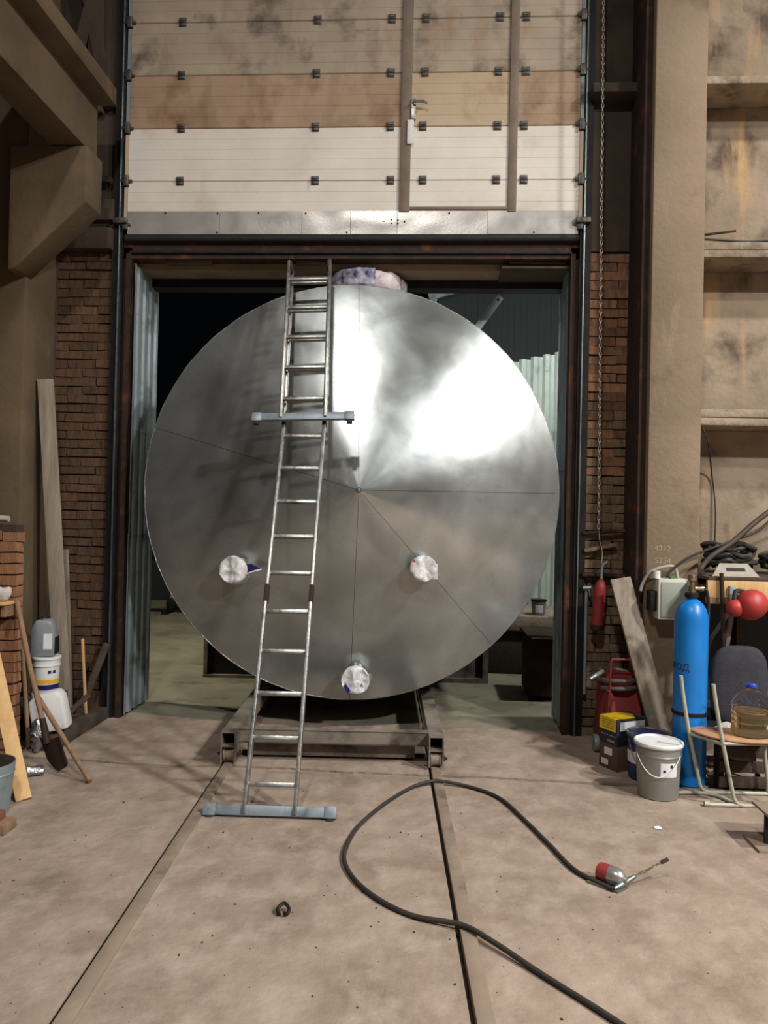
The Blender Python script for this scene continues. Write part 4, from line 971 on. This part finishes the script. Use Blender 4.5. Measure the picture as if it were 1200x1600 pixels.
def foil(u, v):
    a = 2*math.pi*u; p = math.pi*v
    q = Vector((.045*math.sin(p)*math.cos(a), .035*math.sin(p)*math.sin(a), .125*(1-math.cos(p))))
    return Vector((-2.80, 5.395, 0))+q+Vector((1, 1, .3))*.02*noise.noise(q*30)*math.sin(p)
single('foil_bag', MB().grid(foil, 24, 18), m_foil, (-2.80, 5.395, 0), 'crumpled silver foil bag standing behind the shovel', 'bag', smooth=30)
single('crushed_can', MB().lathe([(.02, -.05), (.034, -.045), (.028, -.01), (.035, .03), (.03, .055), (.02, .056)], 16, T((-2.57, 4.93, .032)) @ RotZ(.5) @ RotY(math.pi/2), fn=lambda r_, z_, a, i: (r_*(1-.15*math.cos(3*a+z_*40)), z_)), m_foil, (-2.57, 4.93, 0), 'small crushed tin can on the floor by the shovel blade', 'can', smooth=40)

# ================================================================== FLOOR ITEMS
hp = [(.905, 3.715), (.762, 3.893), (.68, 4.182), (.585, 4.519), (.468, 4.861), (.297, 5.034), (.111, 5.083), (.027, 5.061), (-.096, 4.962), (-.244, 4.669), (-.367, 4.317), (-.406, 4.021), (-.386, 3.838), (-.303, 3.645), (-.172, 3.478), (-.025, 3.371), (.167, 3.297), (.292, 3.178), (.471, 2.985), (.68, 2.744), (.95, 2.40), (1.3, 1.9)]
hz = []
for x, y in hp:
    dr = abs(x-(RB+RK*y)); hz.append((x, y, .0135+(.014 if dr < .12 else 0)))
single('floor_hose', MB().tube(spline(hz, 8), .0112, 10), m_cable, (.3, 4, 0), 'black rubber hose looping across the floor over the rail', 'hose', smooth=60)
# torch
tr = root('gas_torch', (.93, 3.77, 0), label='gas torch with a red and silver can at the hose end', cat='torch')
cm = T((.905, 3.80, .046)) @ RotZ(math.radians(-38)) @ RotY(math.pi/2)
part('can', MB().lathe([(.030, -.062), (.040, -.055), (.043, -.04), (.043, .03), (.040, .05), (.030, .066), (.017, .076), (.015, .086)], 32, cm), mat('red silver can', '#a8a5a1', '#9d9a96', 6, .3, metal=.7, bump=.03), tr, smooth=40)
part('red_sleeve', MB().lathe([(.0405, -.0555), (.0436, -.04), (.0436, .0)], 32, cm, caps=False), m_red, tr, smooth=40, fix=False)
part('base_plate', MB().prism([(.795, 3.80), (.92, 3.70), (.985, 3.76), (.87, 3.86)], .0, .010, 'xy'), m_greylid, tr)
part('handle', MB().tube([(.905, 3.712, .018), (.96, 3.755, .026), (1.02, 3.79, .045)], [.010, .016, .010], 10), m_galv, tr, smooth=40)
part('lance', MB().tube([(1.01, 3.785, .042), (1.19, 3.865, .100)], .005, 8), m_brass, tr, smooth=40)
part('tip', MB().tube([(1.165, 3.854, .092), (1.20, 3.869, .103)], .009, 8), m_rust, tr, smooth=40)
def scrap(name, c, s, m, label, cat):
    def fn(u, v):
        a = 2*math.pi*u; p = math.pi*v; q = Vector((s[0]*math.sin(p)*math.cos(a), s[1]*math.sin(p)*math.sin(a), s[2]*(1-math.cos(p))/2))
        return Vector(c)+q*(1+.45*noise.noise(q*60+Vector(c)*3))
    return single(name, MB().grid(fn, 16, 9), m, c, label, cat, smooth=30)
single('metal_scrap', MB().tube(spline([(-.62, 3.335, .008), (-.635, 3.36, .02), (-.61, 3.385, .035), (-.585, 3.37, .02), (-.59, 3.345, .008), (-.60, 3.33, .02)], 4), .008, 7), m_black_st, (-.61, 3.35, 0), 'small curled black metal scrap on the floor between the rails', 'scrap', smooth=40)
scrap('paper_scrap', (1.34, 4.52, 0), (.025, .02, .008), m_label, 'small white paper scrap before the silver bucket', 'scrap')
scrap('paper_scrap', (-1.78, 3.05, 0), (.03, .018, .006), m_label, 'pale paper scrap on the floor left of the rail', 'scrap')
random.seed(5); cr_mb = MB()
for i in range(260):
    x, y = random.uniform(-2.1, 1.25), random.uniform(2.4, 4.9); s_ = random.choice((.001, .001, .0015, .002, .002, .003, .004))
    cr_mb.box(x-s_, x+s_*random.uniform(.4, 1), y-s_, y+s_, 0, s_*.9, j=s_*.4)
single('floor_grit', cr_mb, m_rust, (0, 4, 0), 'scattered dark grit and crumbs on the concrete floor', 'grit', kind='stuff')

# ================================================================== YARD
dg = structure('wall_yard_green', MB().prism([(.05, 0), (6, 0), (6, 6.85), (.05, 5.22)], 12.05, 12.2, 'xz'), m_dgreen)
for i in range(30):
    x = .1+i*.19; part('cladding_rib', MB().box(x, x+.09, 12.042, 12.06, 0, 5.15+.2743*(x-.05)), m_dgreen, dg)
part('roof_edge', MB().beam((-.1, 12.0, 5.22), (6, 12.0, 6.89), .12, .14, (0, 1, 0)), m_galv_d, dg)
plinth = structure('wall_yard_plinth', MB().box(.55, 5, 8.85, 10.3, 0, .665), m_conc_d, bevel=.02)
part('coping', MB().box(.5, 5, 8.80, 10.32, .50, .672), m_ledge, plinth, bevel=.015)
fc = root('corrugated_fence', (2.2, 10, .67), label='pale green corrugated fence beyond the tank on a plinth', cat='fence')
x = .95; i = 0
while x < 4.8:
    zt = 3.815+.215*(x-1.0)
    part('corrugated_sheet', MB().prism([(x, 10.0), (x+.03, 9.965), (x+.08, 9.965), (x+.11, 10.0), (x+.15, 10.0), (x+.15, 10.012), (x, 10.012)], .672, zt, 'xy'), m_fence, fc); x += .151
part('top_rail', MB().beam((.95, 10.03, 3.72), (4.8, 10.03, 4.54), .05, .05, (0, 1, 0)), m_rust, fc)
YB = (1.27, 8.98, .672)
yb_ = bucket('dented_bucket', YB, .075, .085, .17, m_greycan, 'small paint-spattered bucket on the plinth by the fence')
part('lid', MB().lathe([(.086, .16), (.093, .165), (.093, .178), (.004, .18)], 28, T(YB)), m_black_st, yb_, smooth=40)
part('paint_patch', patch(YB, .075, .085, .17, .03, .12, -2.2, -1.1, .0015, 8), m_label, yb_, smooth=60, fix=False)
cb = root('tool_cabinet', (1.1, 7.7, 0), label='dark steel cabinet just outside the gate post', cat='cabinet')
part('body', MB().box(.985, 1.70, 7.55, 8.1, .05, .62), m_rust, cb, bevel=.006)
part('top', MB().box(.955, 1.73, 7.50, 8.13, .62, .65), m_rust, cb, bevel=.004)
for x in (.99, 1.66): part('leg', MB().box(x, x+.035, 7.56, 7.6, 0, .06), m_black_st, cb)
part('top_edge', MB().box(1.0, 1.7, 7.495, 7.505, .615, .63), m_galv, cb)
structure('wall_yard_far', MB().box(-14, .0, 15.2, 15.4, 0, .8).box(-14, 0, 15.2, 15.4, .95, 1.25), m_blackc)
ps = root('post_stand', (-4.55, 13.4, 0), label='thin steel post on a cross foot out in the yard', cat='post')
part('pole', MB().tube([(-4.55, 13.4, .02), (-4.55, 13.4, 1.2)], .035, 10), m_galv_d, ps, smooth=40)
part('foot', MB().box(-5.0, -4.1, 13.35, 13.45, 0, .05).box(-4.6, -4.5, 13.0, 13.8, 0, .05), m_black_st, ps)
part('clamp', MB().box(-4.63, -4.47, 13.33, 13.47, .05, .25), m_black_st, ps, bevel=.01)

# ================================================================== LAMPS (hall high-bays and yard floodlight, out of view)
for i, (p, w, r_, c) in enumerate(LAMPS):
    l = root('high_bay_lamp', p, label=('metal high-bay lamp hanging over the bench side', 'metal high-bay lamp hanging farther down the hall', 'metal high-bay lamp hanging over the rails')[i], cat='lamp')
    part('shade', MB().lathe([(.05, .55), (.09, .50), (.12, .30), (.30, .02), (.30, .012), (.11, .29)], 32, T(p), caps=False), m_lampb, l, smooth=40)
    part('cord', MB().tube([(p[0], p[1], p[2]+.55), (p[0], p[1], 10.0)], .012, 6), m_rubber, l)
    area('hall_light', (p[0], p[1], p[2]+.005), w, r_*2, c, (p[0], p[1], 0))
for i, (p, w, c, tg) in enumerate(YARDS):
    l = root('wall_floodlight', p, label=('floodlight on the outer wall above the yard post', 'floodlight on the outer wall facing the green fence')[i], cat='lamp')
    part('arm', MB().tube([(p[0], 6.90, p[2]), (p[0], p[1]-.06, p[2])], .03, 8), m_galv_d, l, smooth=40)
    part('housing', MB().box(p[0]-.18, p[0]+.18, p[1]-.12, p[1]-.02, p[2]-.10, p[2]+.14), m_lampb, l)
    area('yard_light', p, w, .3, c, tg)
